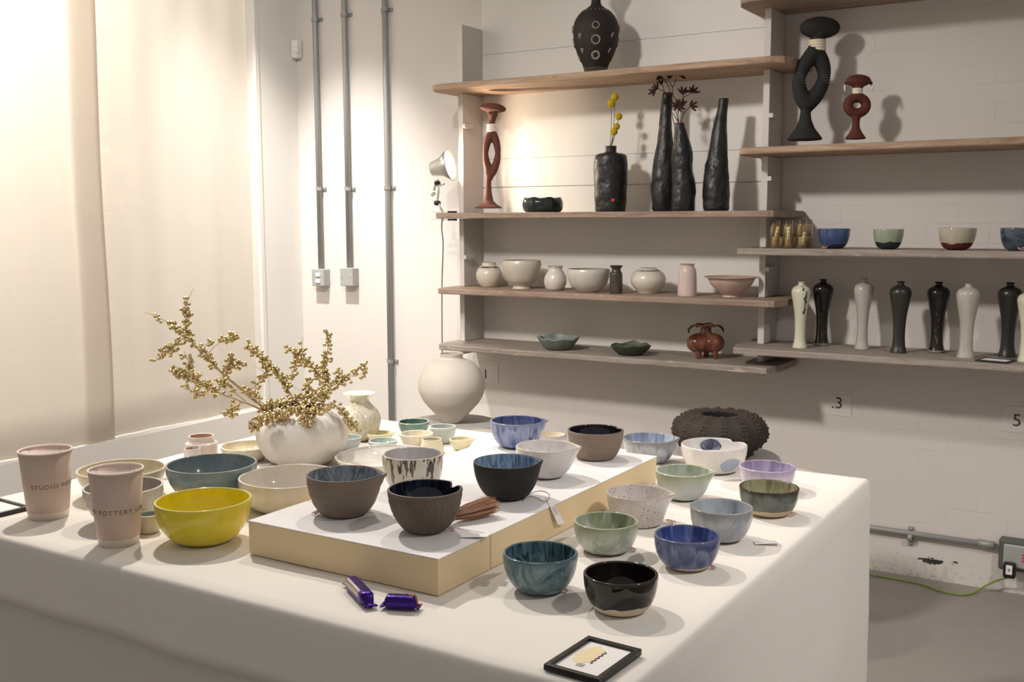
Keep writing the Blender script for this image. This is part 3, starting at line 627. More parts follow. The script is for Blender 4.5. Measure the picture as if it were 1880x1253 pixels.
bowl('serving_bowl', 'large cream bowl with glossy interior between planter and riser', T, 438, 626, 874, 528, 945, 96, (2.3, .55),
     [gz('cream_glaze', ['#dfd0b0', '#e6d9be'], rough=.2), gz('cream_in', ['#d9cbb4', '#e2d6c2'], rough=.06), gz('cream_rim', ['#f1e6cc', '#eadbb9'])], group=G3, ribs=.0006)
bowl('serving_dish', 'wide shallow cream-white dish behind the striped bowl', T, 614, 800, 836, 706, 872, 84, (1.8, .6),
     [gz('dish_glaze', ['#d8cbb4', '#e0d5c2'], rough=.2), gz('dish_in', ['#d5cabc', '#ddd4c8'], rough=.05), gz('dish_rim', ['#ece2cc', '#e2d3b6'])], group=G3)
bowl('serving_bowl', 'honey-cream bowl with yellow interior behind the front paper cup', T, 143, 302, 860, 222, 918, 66, (1.8, .66),
     [gz('honey_glaze', ['#d9c79c', '#e0d0aa'], rough=.2), gz('honey_in', ['#cfba84', '#d8c492'], rough=.1), gz('honey_rim', ['#efe2bb', '#e5d5a8'])], group=G3)
bowl('serving_bowl', 'ridged white bowl with mauve-grey interior half behind the front cup', T, 154, 298, 892, 226, 966, 60, (1.9, .62),
     [gz('ridge_glaze', ['#cfc4b4', '#d9cfc1'], rough=.25), gz('ridge_in', ['#a8988f', '#b3a49a'], rough=.1), gz('ridge_rim', ['#ebe1d2', '#e0d4c1'])], group=G3, ribs=.0012)
bowl('small_cup', 'tiny cream cup with celadon inside, between front cup and lemon bowl', T, 250, 294, 944, 273, 982, 34, (1.6, .5),
     [gz('tiny_glaze', ['#dccdb0', '#e2d5ba'], rough=.2), gz('tiny_in', ['#88a39a', '#9bb3a8'], rough=.06), gz('tiny_rim', ['#ded7c2', '#cfd2c2'])], cat='cup', group=G3)
bowl('serving_bowl', 'pale butter-cream bowl tucked left of the berry planter', T, 405, 500, 818, 452, 850, 50, (1.8, .62),
     [gz('butter_glaze', ['#e2cfa0', '#e8d8ae'], rough=.2), gz('butter_in', ['#dcc998', '#e4d3a6'], rough=.1), gz('butter_rim', ['#f0e4c2', '#eadbb2'])], group=G3, wob=.008)
bowl('tasting_bowl', 'small celadon-grey cup tucked right of the berry planter', T, 608, 664, 803, 638, 828, 34, (1.8, .6),
     [gz('celadon_glaze', ['#a9b8b0', '#b6c3ba'], rough=.2), gz('celadon_in', ['#8fa39c', '#a0b2a9'], rough=.06), gz('celadon_rim', ['#d0d3c6', '#bcc6bb'])], group=G4)
bowl('tasting_bowl', 'small yellow spouted bowl in front of the marbled vase', T, 672, 722, 795, 700, 815, 26, (1.8, .66),
     [gz('y1_glaze', ['#ddcf92', '#e5d9a4'], rough=.2), gz('y1_in', ['#cfbf6e', '#d9ca80'], rough=.06), gz('y1_rim', ['#e8dda8', '#dccd88'])], spout=(.1, .2, .3), group=G4)
bowl('tasting_bowl', 'small celadon blue bowl just behind the cream-white dish', T, 676, 730, 809, 704, 830, 28, (1.8, .66),
     [gz('c1_glaze', ['#b9c5bb', '#c6cfc5'], rough=.2), gz('c1_in', ['#8dada3', '#9fbbb0'], rough=.06), gz('c1_rim', ['#e0e0cf', '#cfd6c8'])], group=G4)
bowl('tasting_bowl', 'dark green small bowl farthest back on the table', T, 730, 789, 774, 760, 801, 32, (1.9, .6),
     [gz('fir_glaze', ['#4d7a68', '#5b8875'], rough=.2), gz('fir_in', ['#2f5a49', '#3e6a58'], rough=.06), gz('fir_rim', ['#b9c8b4', '#8ca894'])], group=G4)
bowl('tasting_bowl', 'pale cream deep small bowl in front of the dark green one', T, 733, 796, 796, 765, 826, 38, (1.5, .7),
     [gz('ivory_glaze', ['#e0d3ae', '#e8dcba'], rough=.2), gz('ivory_in', ['#d8c9a0', '#e0d3ac'], rough=.1), gz('ivory_rim', ['#f2e9cc', '#ebdfbb'])], group=G4)
bowl('tasting_bowl', 'pale grey-green small bowl below the moon jar', T, 788, 838, 783, 815, 816, 24, (1.9, .62),
     [gz('sea_glaze', ['#b4bcb0', '#c2c8bc'], rough=.2), gz('sea_in', ['#9caaa0', '#acb8ad'], rough=.06), gz('sea_rim', ['#dadbcc', '#c9cfc0'])], group=G4)
bowl('tasting_bowl', 'small yellow spouted bowl, rightmost of the little bowls', T, 824, 868, 806, 840, 828, 18, (1.7, .72),
     [gz('y2_glaze', ['#dccf96', '#e5d9a8'], rough=.2), gz('y2_in', ['#c9bb63', '#d5c777'], rough=.06), gz('y2_rim', ['#e8dda8', '#dccd88'])], spout=(.05, .35, .35), group=G4)
bowl('tasting_bowl', 'small mauve-rimmed bowl with yellow inside, behind the blue and taupe bowls', T, 985, 1041, 798, 1013, 824, 30, (1.8, .62),
     [gz('mauve_glaze', ['#a896a0', '#b7a5ac'], rough=.2), gz('mauve_in', ['#cfbf8e', '#d9cb9e'], rough=.1), gz('mauve_rim', ['#a08e9c', '#8f7f90'])], group=G4)

# dabs of cobalt on the white bowl: outside dot and inside dab follow the wall
def dab(parent, R, H, ang, zc_, rz, ra, mat, inside):
    V = []; Fc = []; n = 20; rings = 5; ang += math.atan2(RR.y, RR.x)
    fr = None
    def surf(a_, z):
        t = max(0, min(1, z/H)); f0 = R*.54; r = f0+(R-f0)*(1-(1-t)**2.2)**.55
        r = r-.0062 if inside else r+.0006
        return Vector((r*math.cos(a_), r*math.sin(a_), z))
    V.append(surf(ang, zc_))
    for k in range(1, rings+1):
        for j in range(n):
            q = 1+.12*noise.noise(Vector((math.cos(j/n*2*PI)*2, math.sin(j/n*2*PI)*2, k*.1))); u = k/rings
            V.append(surf(ang+ra*u*q*math.cos(2*PI*j/n), zc_+rz*u*q*math.sin(2*PI*j/n)))
    for j in range(n): Fc.append((0, 1+j, 1+(j+1) % n))
    for k in range(rings-1):
        for j in range(n): a = 1+k*n+j; b = 1+k*n+(j+1) % n; Fc.append((a, a+n, b+n, b))
    return mk('painted_dot', V, Fc, mat, parent)
dab(w10, R10, H10, -PI/2+.38, H10*.42, H10*.27, .36, gz('pale_cobalt', ['#8fa6c6', '#9fb3cc'], rough=.12), False)
dab(w10, R10, H10, PI/2-.08, H10*.68, H10*.28, .36, gz('deep_cobalt', ['#2b3150', '#4a5274', '#7a80a0'], (90, 90, 30), rough=.12), True)

# long tag hanging from the black bowl over the riser edge
t = empty('price_tag', onz(990, 915, RT)); tag(t, 'long white printed tag on black twine hanging over the riser edge', 'tag')
L = lambda P: Vector(P)-t.location
pts = [onz(960, 920, RT+.002), onz(972, 908, RT+.008), onz(990, 902, RT+.012), onz(1006, 906, RT+.010), onz(1008, 916, RT+.004), onz(1000, 921, RT+.003), onz(985, 914, RT+.003), onz(970, 912, RT+.004), onz(960, 920, RT+.002)]
MB().tube([L(p) for p in catmull(pts, 5)], .0008, 6).build('twine', M['twine2'], t)
xe = -.9515
p1, p2 = onz(1002, 914, RT+.002), onz(1010, 914.5, RT+.002); q1, q2 = onx(1024, 964, xe+.006), onx(1037, 961, xe+.006)

def edgept(a, b):
    for i in range(60):
        u_ = i/60; P_ = onz(a[0]+(b[0]-a[0])*u_, a[1]+(b[1]-a[1])*u_, RT+.0015)
        if P_.x > -.9508: return P_
    return P_
m1, m2 = edgept((1002, 914), (1024, 964)), edgept((1010, 914.5), (1037, 961))
V = [L(p) for p in (p1, p2, m2, m1, q2, q1)]
o = mk('tag_card', V, [(0, 1, 2, 3), (3, 2, 4, 5)], M['paper'], t, False); o.modifiers.new('thickness', 'SOLIDIFY').thickness = .0004
mb = MB()
for k in range(3):
    a = p1.lerp(p2, .3+.2*k); b = q1.lerp(q2, .3+.2*k); m_ = m1.lerp(m2, .3+.2*k); s0, s1 = m_.lerp(b, .08), m_.lerp(b, .5); off = Vector((.0012, -.0004, .0004)); mb.tube([L(s0+off), L(s1+off)], .0003, 4)
mb.build('printed_lines', M['paleink'], t)

# ---------------------------------------------------------------- vases, jars, cups made on the wheel
def turned(name, label, cat, loc, prof, mats, group=None, seg=64, th=.004, wob=0., warp=None, inner=.25, parent=None, dark=None):
    """prof: (r, z) outline from foot to lip; hollow inside down to a fraction `inner`"""
    P = catmull(prof, 6); H = P[-1][1]
    pr = [(0, .0006, 0), (P[0][0]*.85, .0006, 0)]+[(max(.0005, r), z, 0) for r, z in P]
    inn = [(max(r-th, .0008), z, 1) for r, z in P if z > H*inner][::-1]
    inn[0] = (P[-1][0]-th, H, 0); pr += [(P[-1][0]-th*.3, H+th*.15, 0)]+inn+[(0, inn[-1][1], 1)]
    sd = random.random()*50
    def wp(v):
        if wob:
            r = math.hypot(v.x, v.y)
            if r > 1e-5: k = 1+wob*noise.noise(Vector((v.x/r*1.2, v.y/r*1.2, sd+v.z*9))); v = Vector((v.x*k, v.y*k, v.z))
        return warp(v) if warp else v
    o = MB().lathe(pr, seg, wp).build(name, mats, parent)
    if parent is None: o.location = loc
    if label: tag(o, label, cat, group)
    return o
def px_prof(pts, cx, ybase, k):
    """(halfwidth px, y px) → (r, z) metres at distance k"""
    return [(w_*k/FPX, (ybase-y)*k/FPX) for w_, y in pts]

# berry planter
pl = onz(557, 858, T); k = proj(pl)[2]; dirh = Vector((pl.x, pl.y, 0)).normalized(); pl += dirh*.055; k = proj(pl)[2]+.02
planter_loc = Vector((pl.x, pl.y, T+.0004))
def wavy(v):
    return v
prof = px_prof([(48, 860), (66, 848), (78, 828), (83, 808), (80, 790), (69, 775), (55, 766), (46, 764), (44, 762), (45, 757)], 557, 860, k)
turned('round_vase', 'squat round cream-white vase holding the gold berry branches', 'vase', planter_loc, prof,
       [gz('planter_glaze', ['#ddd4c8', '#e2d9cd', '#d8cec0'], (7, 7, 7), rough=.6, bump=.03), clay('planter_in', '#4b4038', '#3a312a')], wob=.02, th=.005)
# cream marbled vase
pm = onz(661, 812, T); k = proj(pm)[2]; pm += Vector((pm.x, pm.y, 0)).normalized()*.03
prof = px_prof([(24, 810), (33, 800), (38, 787), (39, 772), (34, 758), (24, 747), (18, 740), (18, 735), (23, 729), (30, 724.5)], 661, 812, k)
turned('flared_vase', 'marbled yellow-cream vase with a flared rim behind the planter', 'vase', (pm.x, pm.y, T+.0004), prof,
       [gz('marble_glaze', ['#ded3b4', '#cdbf8c', '#e5dcc4', '#c9bc92'], (14, 14, 8), rough=.15, dist=3), gz('marble_in', ['#e3d9bf', '#d8ccab'])], th=.003)
# pink stepped jar and its small companion
pj = onz(371, 842, T); k = proj(pj)[2]
turned('stepped_jar', 'pale pink stepped jar with peach interior at the table left edge', 'jar', (pj.x, pj.y, T+.0004),
       [(r, z) for r, z in px_prof([(26, 843), (28, 840), (29, 818), (27, 814), (22.5, 811), (22.5, 806), (23, 802)], 371, 844, k)],
       [gz('pink_glaze', ['#dcc3b4', '#e4cfc2'], rough=.3), gz('peach_in', ['#c07f63', '#cf9277'], rough=.3)], th=.004)
pj = onz(354, 851, T); k = proj(pj)[2]
turned('small_cup', 'little pink-white cup in front of the stepped jar', 'cup', (pj.x, pj.y, T+.0004),
       px_prof([(13, 850), (15, 846), (15.5, 836), (15, 827), (15, 823)], 354, 851, k), [gz('blush_glaze', ['#dccabd', '#e3d4c8'], rough=.3), gz('blush_in', ['#c9a596', '#d6b6a6'], rough=.3)], th=.003)
pj = onz(793, 832, T); k = proj(pj)[2]
turned('small_cup', 'small cream cup narrowing at the rim, in front of the deep cream bowl', 'cup', (pj.x, pj.y, T+.0004),
       px_prof([(20, 834), (22, 830), (20.5, 820), (18.5, 812), (18, 808)], 793, 834, k), [gz('custard_glaze', ['#e3d6ab', '#eaddb8'], rough=.25), gz('custard_in', ['#c9bb95', '#d6c9a4'])], th=.003)

# stools behind the table with the moon jar and urchin vase
def stool(cx_px, cy_px, Y, rad, label, mat, loc=None):
    c = ony(cx_px, cy_px, Y); z = c.z; t = empty('round_stool', (c.x, Y, 0)); tag(t, label, 'stool')
    pr = [(0, z-.09), (rad*.93, z-.09), (rad*.98, z-.08), (rad, z-.05), (rad, z-.02), (rad*.985, z-.006), (rad*.95, z), (rad*.6, z-.001), (0, z-.001)]
    MB().lathe([(r, q, 0) for r, q in pr], 64).build('seat', mat, t)
    for a in range(4):
        an = PI/4+a*PI/2; MB().tube([(math.cos(an)*rad*.72, math.sin(an)*rad*.72, z-.085), (math.cos(an)*rad*.86, math.sin(an)*rad*.86, .004)], .014, 10).build('leg', M['steel'], t)
    return Vector((c.x, Y, z))
s1 = stool(830, 775, 3.5, .19, 'round grey felt stool behind the table, under the moon jar', M['felt'])
k = proj(s1)[2]
prof = px_prof([(17, 779), (20, 776), (34, 760), (50, 742), (59, 724), (61, 710), (58, 694), (49, 678), (36, 667), (24, 662.5), (20.5, 660), (20.5, 657), (22, 652.5)], 828, 779, k)
turned('moon_jar', 'large round chalk-white moon jar with a short collar on the grey stool', 'jar', s1+Vector((0, 0, .0006)), prof,
       [clay('chalk_glaze', '#d6cdc1', '#cdc3b6', .75, .15, 120), clay('chalk_in', '#b5aa9c', '#a89c8e')], th=.006, wob=.012)
s2 = stool(1322, 836, 3.4, .205, 'round grey felt stool behind the table, under the spiny black vase', M['felt'])
s3 = stool(1452, 868, 2.8, .085, 'small beige round stool peeking over the far right table edge', M['felt2'])
stool(885, 792, 3.0, .05, 'tiny pale round plinth just behind the back edge of the table', M['felt2'])
# sea urchin vase
k = proj(s2)[2]; ub = empty('urchin_vase', s2+Vector((-.003, 0, .001))); tag(ub, 'spiny black urchin-shaped vase with a dark mouth on a grey stool', 'vase')
Ru = 87*k/FPX; Hu = .152
P = catmull([(.30, 0), (.55, .07), (.86, .25), (1., .50), (.95, .74), (.78, .90), (.56, .965), (.43, .955), (.38, .92)], 6)
def lobes(v):
    r = math.hypot(v.x, v.y)
    if r < 1e-5: return v
    a = math.atan2(v.y, v.x); q = 1-.022*(abs(math.cos(a*7)))**6; return Vector((v.x*q, v.y*q, v.z*(1-.012*abs(math.cos(a*7))**4)))
pr = [(0, .001, 0)]+[(r*Ru, z*Hu, 0) for r, z in P]+[(.36*Ru, .8*Hu, 1), (.5*Ru, .5*Hu, 1), (0, .3*Hu, 1)]
MB().lathe(pr, 112, lobes).build('body', [clay('urchin_clay', '#2d2621', '#3a312a', .85, .5, 120), plain('urchin_in', '#0b0908', .9)], ub)
mb = MB()
for a14 in range(14):
    for off in (-.045, .045):
        for q in range(14):
            t_ = .12+.68*q/13; a = (a14+.5)*2*PI/14+off*(1.1-.4*t_)+random.uniform(-.01, .01)
            idx = min(len(P)-1, int(t_*len(P)*.93)); r, z = P[idx]; v = lobes(Vector((r*Ru*math.cos(a), r*Ru*math.sin(a), z*Hu)))
            mb.ball(v, random.uniform(.0035, .0055), 6, 4)
sp = mb.build('studs', clay('stud_clay', '#3b2f27', '#4a3c32', .8, .2), ub); sp['kind'] = 'stuff'

# ---------------------------------------------------------------- shelf pieces
def sh(xm, Y, z): p = ony(xm, 400, Y); return Vector((p.x, Y, z+.0006)), None
def shelf_item(xm, Y, z): 
    for py in (380,): p = ony(xm, py, Y)
    base = Vector((p.x, Y, z+.0008))
    for _ in range(3):
        q = proj(base); base.x += (xm-q[0])*q[2]/FPX/RR.x*.9
    return base, proj(base)[2], proj(base)[1]
def shelf_pot(name, label, cat, xm, ytop, halfs, Y, z, mats, group=None, ybase=None, **kw):
    """halfs: list of (fraction of height from the foot, half width px)"""
    b, k, yb = shelf_item(xm, Y, z); H = (yb-ytop)*k/FPX
    prof = [(hw*k/FPX, f*H) for f, hw in halfs]
    return turned(name, label, cat, b, prof, mats, group, **kw), b, k, H
GA = 'cream and pink pots on the third left shelf'
cg = lambda n, a, b, **k: gz(n, [a, b], rough=.3, **k)
def rimline(name, a, b, H, f0, wd, linec):
    m, nt, bs = newmat(name); z = zof(nt)[2]; base = mixc(nt, nz(nt, coord(nt), 20, 4), hexc(a), hexc(b))
    f = mth(nt, 'LESS_THAN', mth(nt, 'ABSOLUTE', mth(nt, 'SUBTRACT', z, H*f0)), wd); f = mth(nt, 'MULTIPLY', f, ramp(nt, nz(nt, coord(nt), 45, 3), [(.42, (0, 0, 0)), (.5, (1, 1, 1))]))
    nt.links.new(mixc(nt, f, base, hexc(linec)), bs.inputs[0]); bs.inputs['Roughness'].default_value = .3; return m
shelf_pot('round_pot', 'small round cream pot with dark line at the neck, leftmost on its shelf', 'pot', 898, 482.5, [(0, 14), (.08, 17), (.3, 22.5), (.55, 24), (.78, 19.5), (.9, 13), (1, 12.5)], 4.25, ZL[2],
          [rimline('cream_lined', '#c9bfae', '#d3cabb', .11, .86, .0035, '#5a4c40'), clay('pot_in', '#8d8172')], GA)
shelf_pot('footed_bowl', 'deep cream bowl on a small foot, second from the left on its shelf', 'bowl', 957.5, 478, [(0, 17), (.07, 15.5), (.12, 17), (.3, 27), (.6, 34), (.85, 36.5), (1, 34.5)], 4.21, ZL[2], [cg('bisque_g', '#c1b49b', '#cabea7'), clay('bisque_in', '#a89b84')], GA)
shelf_pot('round_pot', 'small pinkish-white pot with a torn lip between two cream bowls', 'pot', 1019.5, 488.5, [(0, 13), (.1, 17.5), (.35, 21), (.6, 19), (.8, 13.5), (.92, 12.5), (1, 15)], 4.19, ZL[2], [cg('pinkwhite', '#cfc2b4', '#d6cabd'), clay('pw_in', '#a3968a')], GA, wob=.05)
shelf_pot('serving_bowl', 'wide cream bowl left of the small brown bottle', 'bowl', 1080.5, 494, [(0, 17), (.08, 22), (.3, 32), (.6, 38), (.85, 40), (1, 38.5)], 4.16, ZL[2], [cg('oat_g', '#c4bba8', '#cdc5b4'), clay('oat_in', '#a69c8a')], GA, wob=.01)
shelf_pot('bottle_vase', 'small dark brown bottle vase with flared lip among the cream pots', 'vase', 1131, 488, [(0, 10.5), (.03, 11.5), (.3, 11.8), (.7, 11.3), (.78, 9), (.88, 8.2), (.96, 11), (1, 12.5)], 4.14, ZL[2], [cg('umber_g', '#40362c', '#4c4136'), clay('umber_in', '#2a231d')])
shelf_pot('round_pot', 'white squat pot with a blue-grey line around the shoulder', 'pot', 1189.5, 492.5, [(0, 17), (.06, 19), (.3, 29), (.55, 32.5), (.8, 28), (.95, 18), (1, 15)], 4.22, ZL[2],
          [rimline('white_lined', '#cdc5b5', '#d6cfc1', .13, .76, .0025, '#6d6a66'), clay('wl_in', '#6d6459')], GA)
shelf_pot('cylinder_vase', 'tall pale pink cylinder vase on the shelf of cream pots', 'vase', 1261.5, 485, [(0, 17), (.05, 17.5), (.5, 17), (.8, 15.5), (.92, 11.5), (.96, 11.5), (1, 14.5)], 4.15, ZL[2], [cg('pinkcyl', '#cfae9d', '#d7bbab'), clay('pc_in', '#b09482')], GA)
shelf_pot('wide_bowl', 'wide pink bowl with a flared rim, rightmost on the shelf of cream pots', 'bowl', 1342, 508, [(0, 16), (.08, 15), (.12, 17), (.35, 28), (.65, 38), (.9, 43), (.96, 49), (1, 50)], 4.18, ZL[2], [cg('pinkbowl', '#c49f8a', '#cdab97'), cg('pb_in', '#c49f8a', '#cdab97')], GA, th=.003)
# green dishes
def dish(xm, xl, xr, ytop, Y, z, mats, name, label, leaf=8, dep=.5, group=None):
    b, k, yb = shelf_item(xm, Y, z); R = (xr-xl)/2*k/FPX; H = (yb-ytop)*k/FPX; sd = xm
    P = catmull([(.45, 0), (.62, .12), (.85, .55), (1., 1.)], 6)
    def wp(v):
        r = math.hypot(v.x, v.y); 
        if r < 1e-5: return v
        a = math.atan2(v.y, v.x); e = (r/R)**3; q = 1+.05*e*noise.noise(Vector((math.cos(a)*leaf*.3, math.sin(a)*leaf*.3, sd)))*2
        return Vector((v.x*q, v.y*q, v.z+e*H*.28*noise.noise(Vector((math.cos(a)*2, math.sin(a)*2, sd+4)))))
    pr = [(0, .001, 0)]+[(r*R, q*H*.82, 0) for r, q in P]+[(r*R-.003, q*H*.82+.004, 1) for r, q in P[::-1]]+[(0, .006, 1)]
    o = MB().lathe(pr, 64, wp).build(name, mats); o.location = b; tag(o, label, 'dish', group); return o
dish(1025, 987, 1064, 615, 4.16, ZL[3], [gz('verdigris', ['#6f7d70', '#5e6c60'], rough=.6), gz('verdigris_in', ['#6c7b70', '#7f8d82'], rough=.5)], 'leaf_dish', 'grey-green leaf-shaped dish on the bottom left shelf')
dish(1158, 1121, 1195, 630, 4.15, ZL[3], [gz('moss', ['#39472c', '#2e3b24'], rough=.6), gz('moss_in', ['#4a5a39', '#3c4b2e'], rough=.5)], 'leaf_dish', 'dark green wavy dish beside the amber pot')
o_, b_d, k_d, H_d = shelf_pot('low_dish', 'glossy black-green lidless low dish with a scalloped rim beside the terracotta figure', 'dish', 996.5, 364, [(0, 31), (.12, 35), (.4, 37.3), (.7, 37), (.9, 35), (1, 33.5)], 4.15, ZL[1],
          [gz('inkgreen', ['#141f1e', '#26332f', '#101817'], rough=.08), gz('inkgreen_in', ['#22312e', '#314440'], rough=.08)], th=.006, inner=.3,
          warp=lambda v: Vector((v.x, v.y, v.z*(1+.045*(v.z > .02)*math.sin(7*math.atan2(v.y, v.x)))))) 
# amber pot with lobes, legs and curled rim
b, k, yb = shelf_item(1295, 4.2, ZL[3]); u = k/FPX; t = empty('amber_pot', b); tag(t, 'glossy amber pot with stubby legs and curled rim', 'pot')
am = gz('amber_glaze', ['#4a1d0b', '#7a360f', '#8f4815'], (18, 18, 12), rough=.05); ang0 = math.atan2(RR.y, RR.x); ur = Vector((math.cos(ang0), math.sin(ang0), 0)); uf = Vector((-ur.y, ur.x, 0))
mb = MB()
for s in (-1, 1): mb.ball(ur*s*13.5*u+Vector((0, 0, 28*u)), 21.5*u, 28, 18, (1, 1, .86))
mb.ball((0, 0, 29*u), 20*u, 24, 16, (1, .95, .85)); mb.tube([(0, 0, 38*u), (0, 0, 60*u)], [12*u, 9*u], 16)
for x, y in ((-14, -9), (16, -10), (4, 14), (-12, 10)): mb.tube([ur*x*u+uf*y*u+Vector((0, 0, 17*u)), ur*(x*1.03)*u+uf*y*1.05*u+Vector((0, 0, .4*u))], [6.5*u, 3.6*u], 12)
o = mb.build('body', am, t); rm = o.modifiers.new('remesh', 'REMESH'); rm.mode = 'VOXEL'; rm.voxel_size = .0022; rm.use_smooth_shade = True; sm = o.modifiers.new('smooth', 'SMOOTH'); sm.iterations = 5
V = []; Fc = []; n = 40; rg = 7
for k_ in range(rg+1):
    for j in range(n):
        a = 2*PI*j/n; q = k_/rg; r = (8+12*q)*u*(1+.25*q*abs(math.cos(a-ang0))**3); z = (56+7*q-5*q*q*abs(math.cos(a-ang0))**2+1.5*q*math.sin(5*a))*u; V.append((r*math.cos(a), r*math.sin(a), z))
for k_ in range(rg):
    for j in range(n): a = k_*n+j; b_ = k_*n+(j+1) % n; Fc.append((a, b_, b_+n, a+n))
o = mk('rim', V, Fc, gz('amber_rim', ['#8a4a1c', '#a3602c'], rough=.08), t); o.modifiers.new('thickness', 'SOLIDIFY').thickness = .002
for s in (-1, 1):
    pts = [ur*s*q[0]*u+Vector((0, 0, q[1]*u)) for q in ((14, 58), (22, 60), (28, 57), (32, 51), (30, 47))]
    MB().tube(catmull(pts, 5), [4*u]*6+[4.5*u]*8+[3.2*u]*7, 10, 0, .5).build('curled_lobe', gz('amber_dark', ['#20120a', '#5a3015'], (40, 40, 40), rough=.08), t)

# dark patterned vase on top shelf
Y = 4.2
o_, b, k, H = shelf_pot('patterned_vase', None, None, 1093.5, -22, [(0, 18), (.02, 19), (.12, 24), (.3, 37), (.46, 41.5), (.58, 40), (.68, 31), (.75, 16), (.79, 9.5), (.86, 9), (.93, 16), (1, 23)], Y, ZL[0],
                [clay('brown_black', '#241a15', '#1d1612', .7, .15), clay('bb_in', '#0d0b09')])
tag(o_, 'brown-black vase with painted pale rings and flared neck on the top shelf', 'vase')
u = k/FPX; paint = plain('slip_paint', '#8f8474', .8)
prof_px = catmull([(0, 18), (.02, 19), (.12, 24), (.3, 37), (.46, 41.5), (.58, 40), (.68, 31), (.75, 16)], 8)
def rad_at(f):
    for (a, ra), (b2_, rb) in zip(prof_px, prof_px[1:]):
        if a <= f <= b2_: return ra+(rb-ra)*(f-a)/(b2_-a+1e-9)
    return prof_px[-1][1]
def on_vase(a, f): r = rad_at(f)*u+.0003; return Vector((r*math.cos(a), r*math.sin(a), f*H))
A0 = math.atan2(-b.y, -b.x)
mb = MB(); Hp = H/u
for aa in (A0, A0+PI/2, A0+PI, A0-PI/2):
    for py, rr in ((40, 6), (65, 7), (91, 6)):
        f = (124-py)/Hp; pts = []
        for j in range(21):
            q = 2*PI*j/20; pts.append(on_vase(aa+rr*math.cos(q)/rad_at(f), f+rr*math.sin(q)/Hp))
        mb.tube(pts, .0055, 6, 0, .5)
    for py in (56, 82):
        for s in (-.78, .78):
            f = (124-py)/Hp; mb.tube([on_vase(aa+s-.05, f-3/Hp), on_vase(aa+s+.04, f+4/Hp)], [.004, .007], 6, 0, .5); mb.tube([on_vase(aa+s+.10, f+3/Hp), on_vase(aa+s-.03, f-5/Hp)], .002, 6)
mb.build('painted_rings', paint, o_)
mb = MB()
for j in range(44):
    a = 2*PI*j/44
    for q in range(6): mb.ball(on_vase(a, (2+q*2.2)/Hp), .0018, 5, 3)
    if j % 2 == 0: mb.tube([on_vase(a, .70), on_vase(a, .725)], .0016, 5)
d = mb.build('dotted_band', paint, o_)

# lumpy black vases
def lumpy(label, xm, ytop, halfs, Y, lean, seed, mats, name='lumpy_vase', group='tall lumpy black vases', flat=1., lum=.09):
    b, k, yb = shelf_item(xm, Y, ZL[1]); H = (yb-ytop)*k/FPX; u = k/FPX
    prof = catmull([(hw*u, f*H) for f, hw in halfs], 6); ur_ = Vector((RR.x, RR.y, 0)).normalized(); lc = catmull([(x, f) for f, x in lean], 10)
    def lx(z):
        f = z/H
        for (x0, f0), (x1, f1) in zip(lc, lc[1:]):
            if f0 <= f <= f1+1e-9: return (x0+(x1-x0)*(f-f0)/(f1-f0+1e-9))*u
        return lc[-1][0]*u
    def wp(v):
        r = math.hypot(v.x, v.y); 
        if r > 1e-5:
            q = 1+lum*noise.noise(Vector((v.x/r*1.6, v.y/r*1.6, v.z*22+seed)))+lum*.5*noise.noise(Vector((v.x/r*4, v.y/r*4, v.z*60+seed))); v = Vector((v.x*q, v.y*q, v.z))
        return v+ur_*lx(v.z)
    pr = [(0, .0005, 0), (prof[0][0]*.9, 0, 0)]+[(r, z, 0) for r, z in prof]
    # add rows for relief
    fine = []
    for p, q in zip(pr, pr[1:]):
        fine.append(p)
        if q[1]-p[1] > .006: fine.append(((p[0]+q[0])/2, (p[1]+q[1])/2, 0))
    fine.append(pr[-1]); R = prof[-1][0]
    fine += [(R*.8, H, 0), (R*.72, H-.004, 1), (R*.6, H*.9, 1), (0, H*.88, 1)]
    o = MB().lathe(fine, 56, wp).build(name, mats); o.location = b; tag(o, label, 'vase', group); return o, b, k, H
lm = [gz('basalt_glaze', ['#171614', '#242220', '#1b1a18'], (20, 20, 20), rough=.4, bump=.9), plain('vase_dark', '#080706', .9)]
v1 = lumpy('square-shouldered black bottle vase holding yellow ball flowers', 1120.5, 270, [(0, 26), (.03, 28), (.3, 29.5), (.6, 31), (.8, 30.5), (.87, 26), (.90, 12), (.93, 10), (1, 10.5)], 4.19, [(0, 0), (1, 0)], 1, lm, 'bottle_vase', None, lum=.05)
v2 = lumpy('tall lumpy black vase behind the one with dark red flowers', 1219, 175, [(0, 19), (.03, 22), (.2, 24), (.42, 21), (.6, 14), (.8, 10.5), (1, 9)], 4.25, [(0, 0), (.2, -1), (.5, 0), (.8, 1), (1, 4)], 5, lm)
v3 = lumpy('lumpy black vase with dark red dried flowers standing in it', 1253, 229, [(0, 19), (.03, 21), (.25, 21.5), (.45, 18.5), (.65, 18.5), (.85, 12.5), (1, 9)], 4.16, [(0, 0), (.3, 1), (.5, -2), (.7, -2), (1, -8)], 9, lm)
v4 = lumpy('tall leaning lumpy black vase, rightmost on the second left shelf', 1315, 185, [(0, 20), (.03, 23), (.2, 23.5), (.38, 21.5), (.5, 18), (.7, 14), (.85, 10), (1, 8.5)], 4.19, [(0, 0), (.3, -1), (.5, 1), (.75, 4), (1, 10)], 13, lm)
b, k = v1[1], v1[2]; rp = ony(1124, 368, 4.19-.075); o = MB().tube([(0, -.0005, 0), (0, .003, 0)], .008, 12).build('red_sticker', M['reddot'], v1[0]); o.location = (rp-b)+Vector((0, .006, 0))
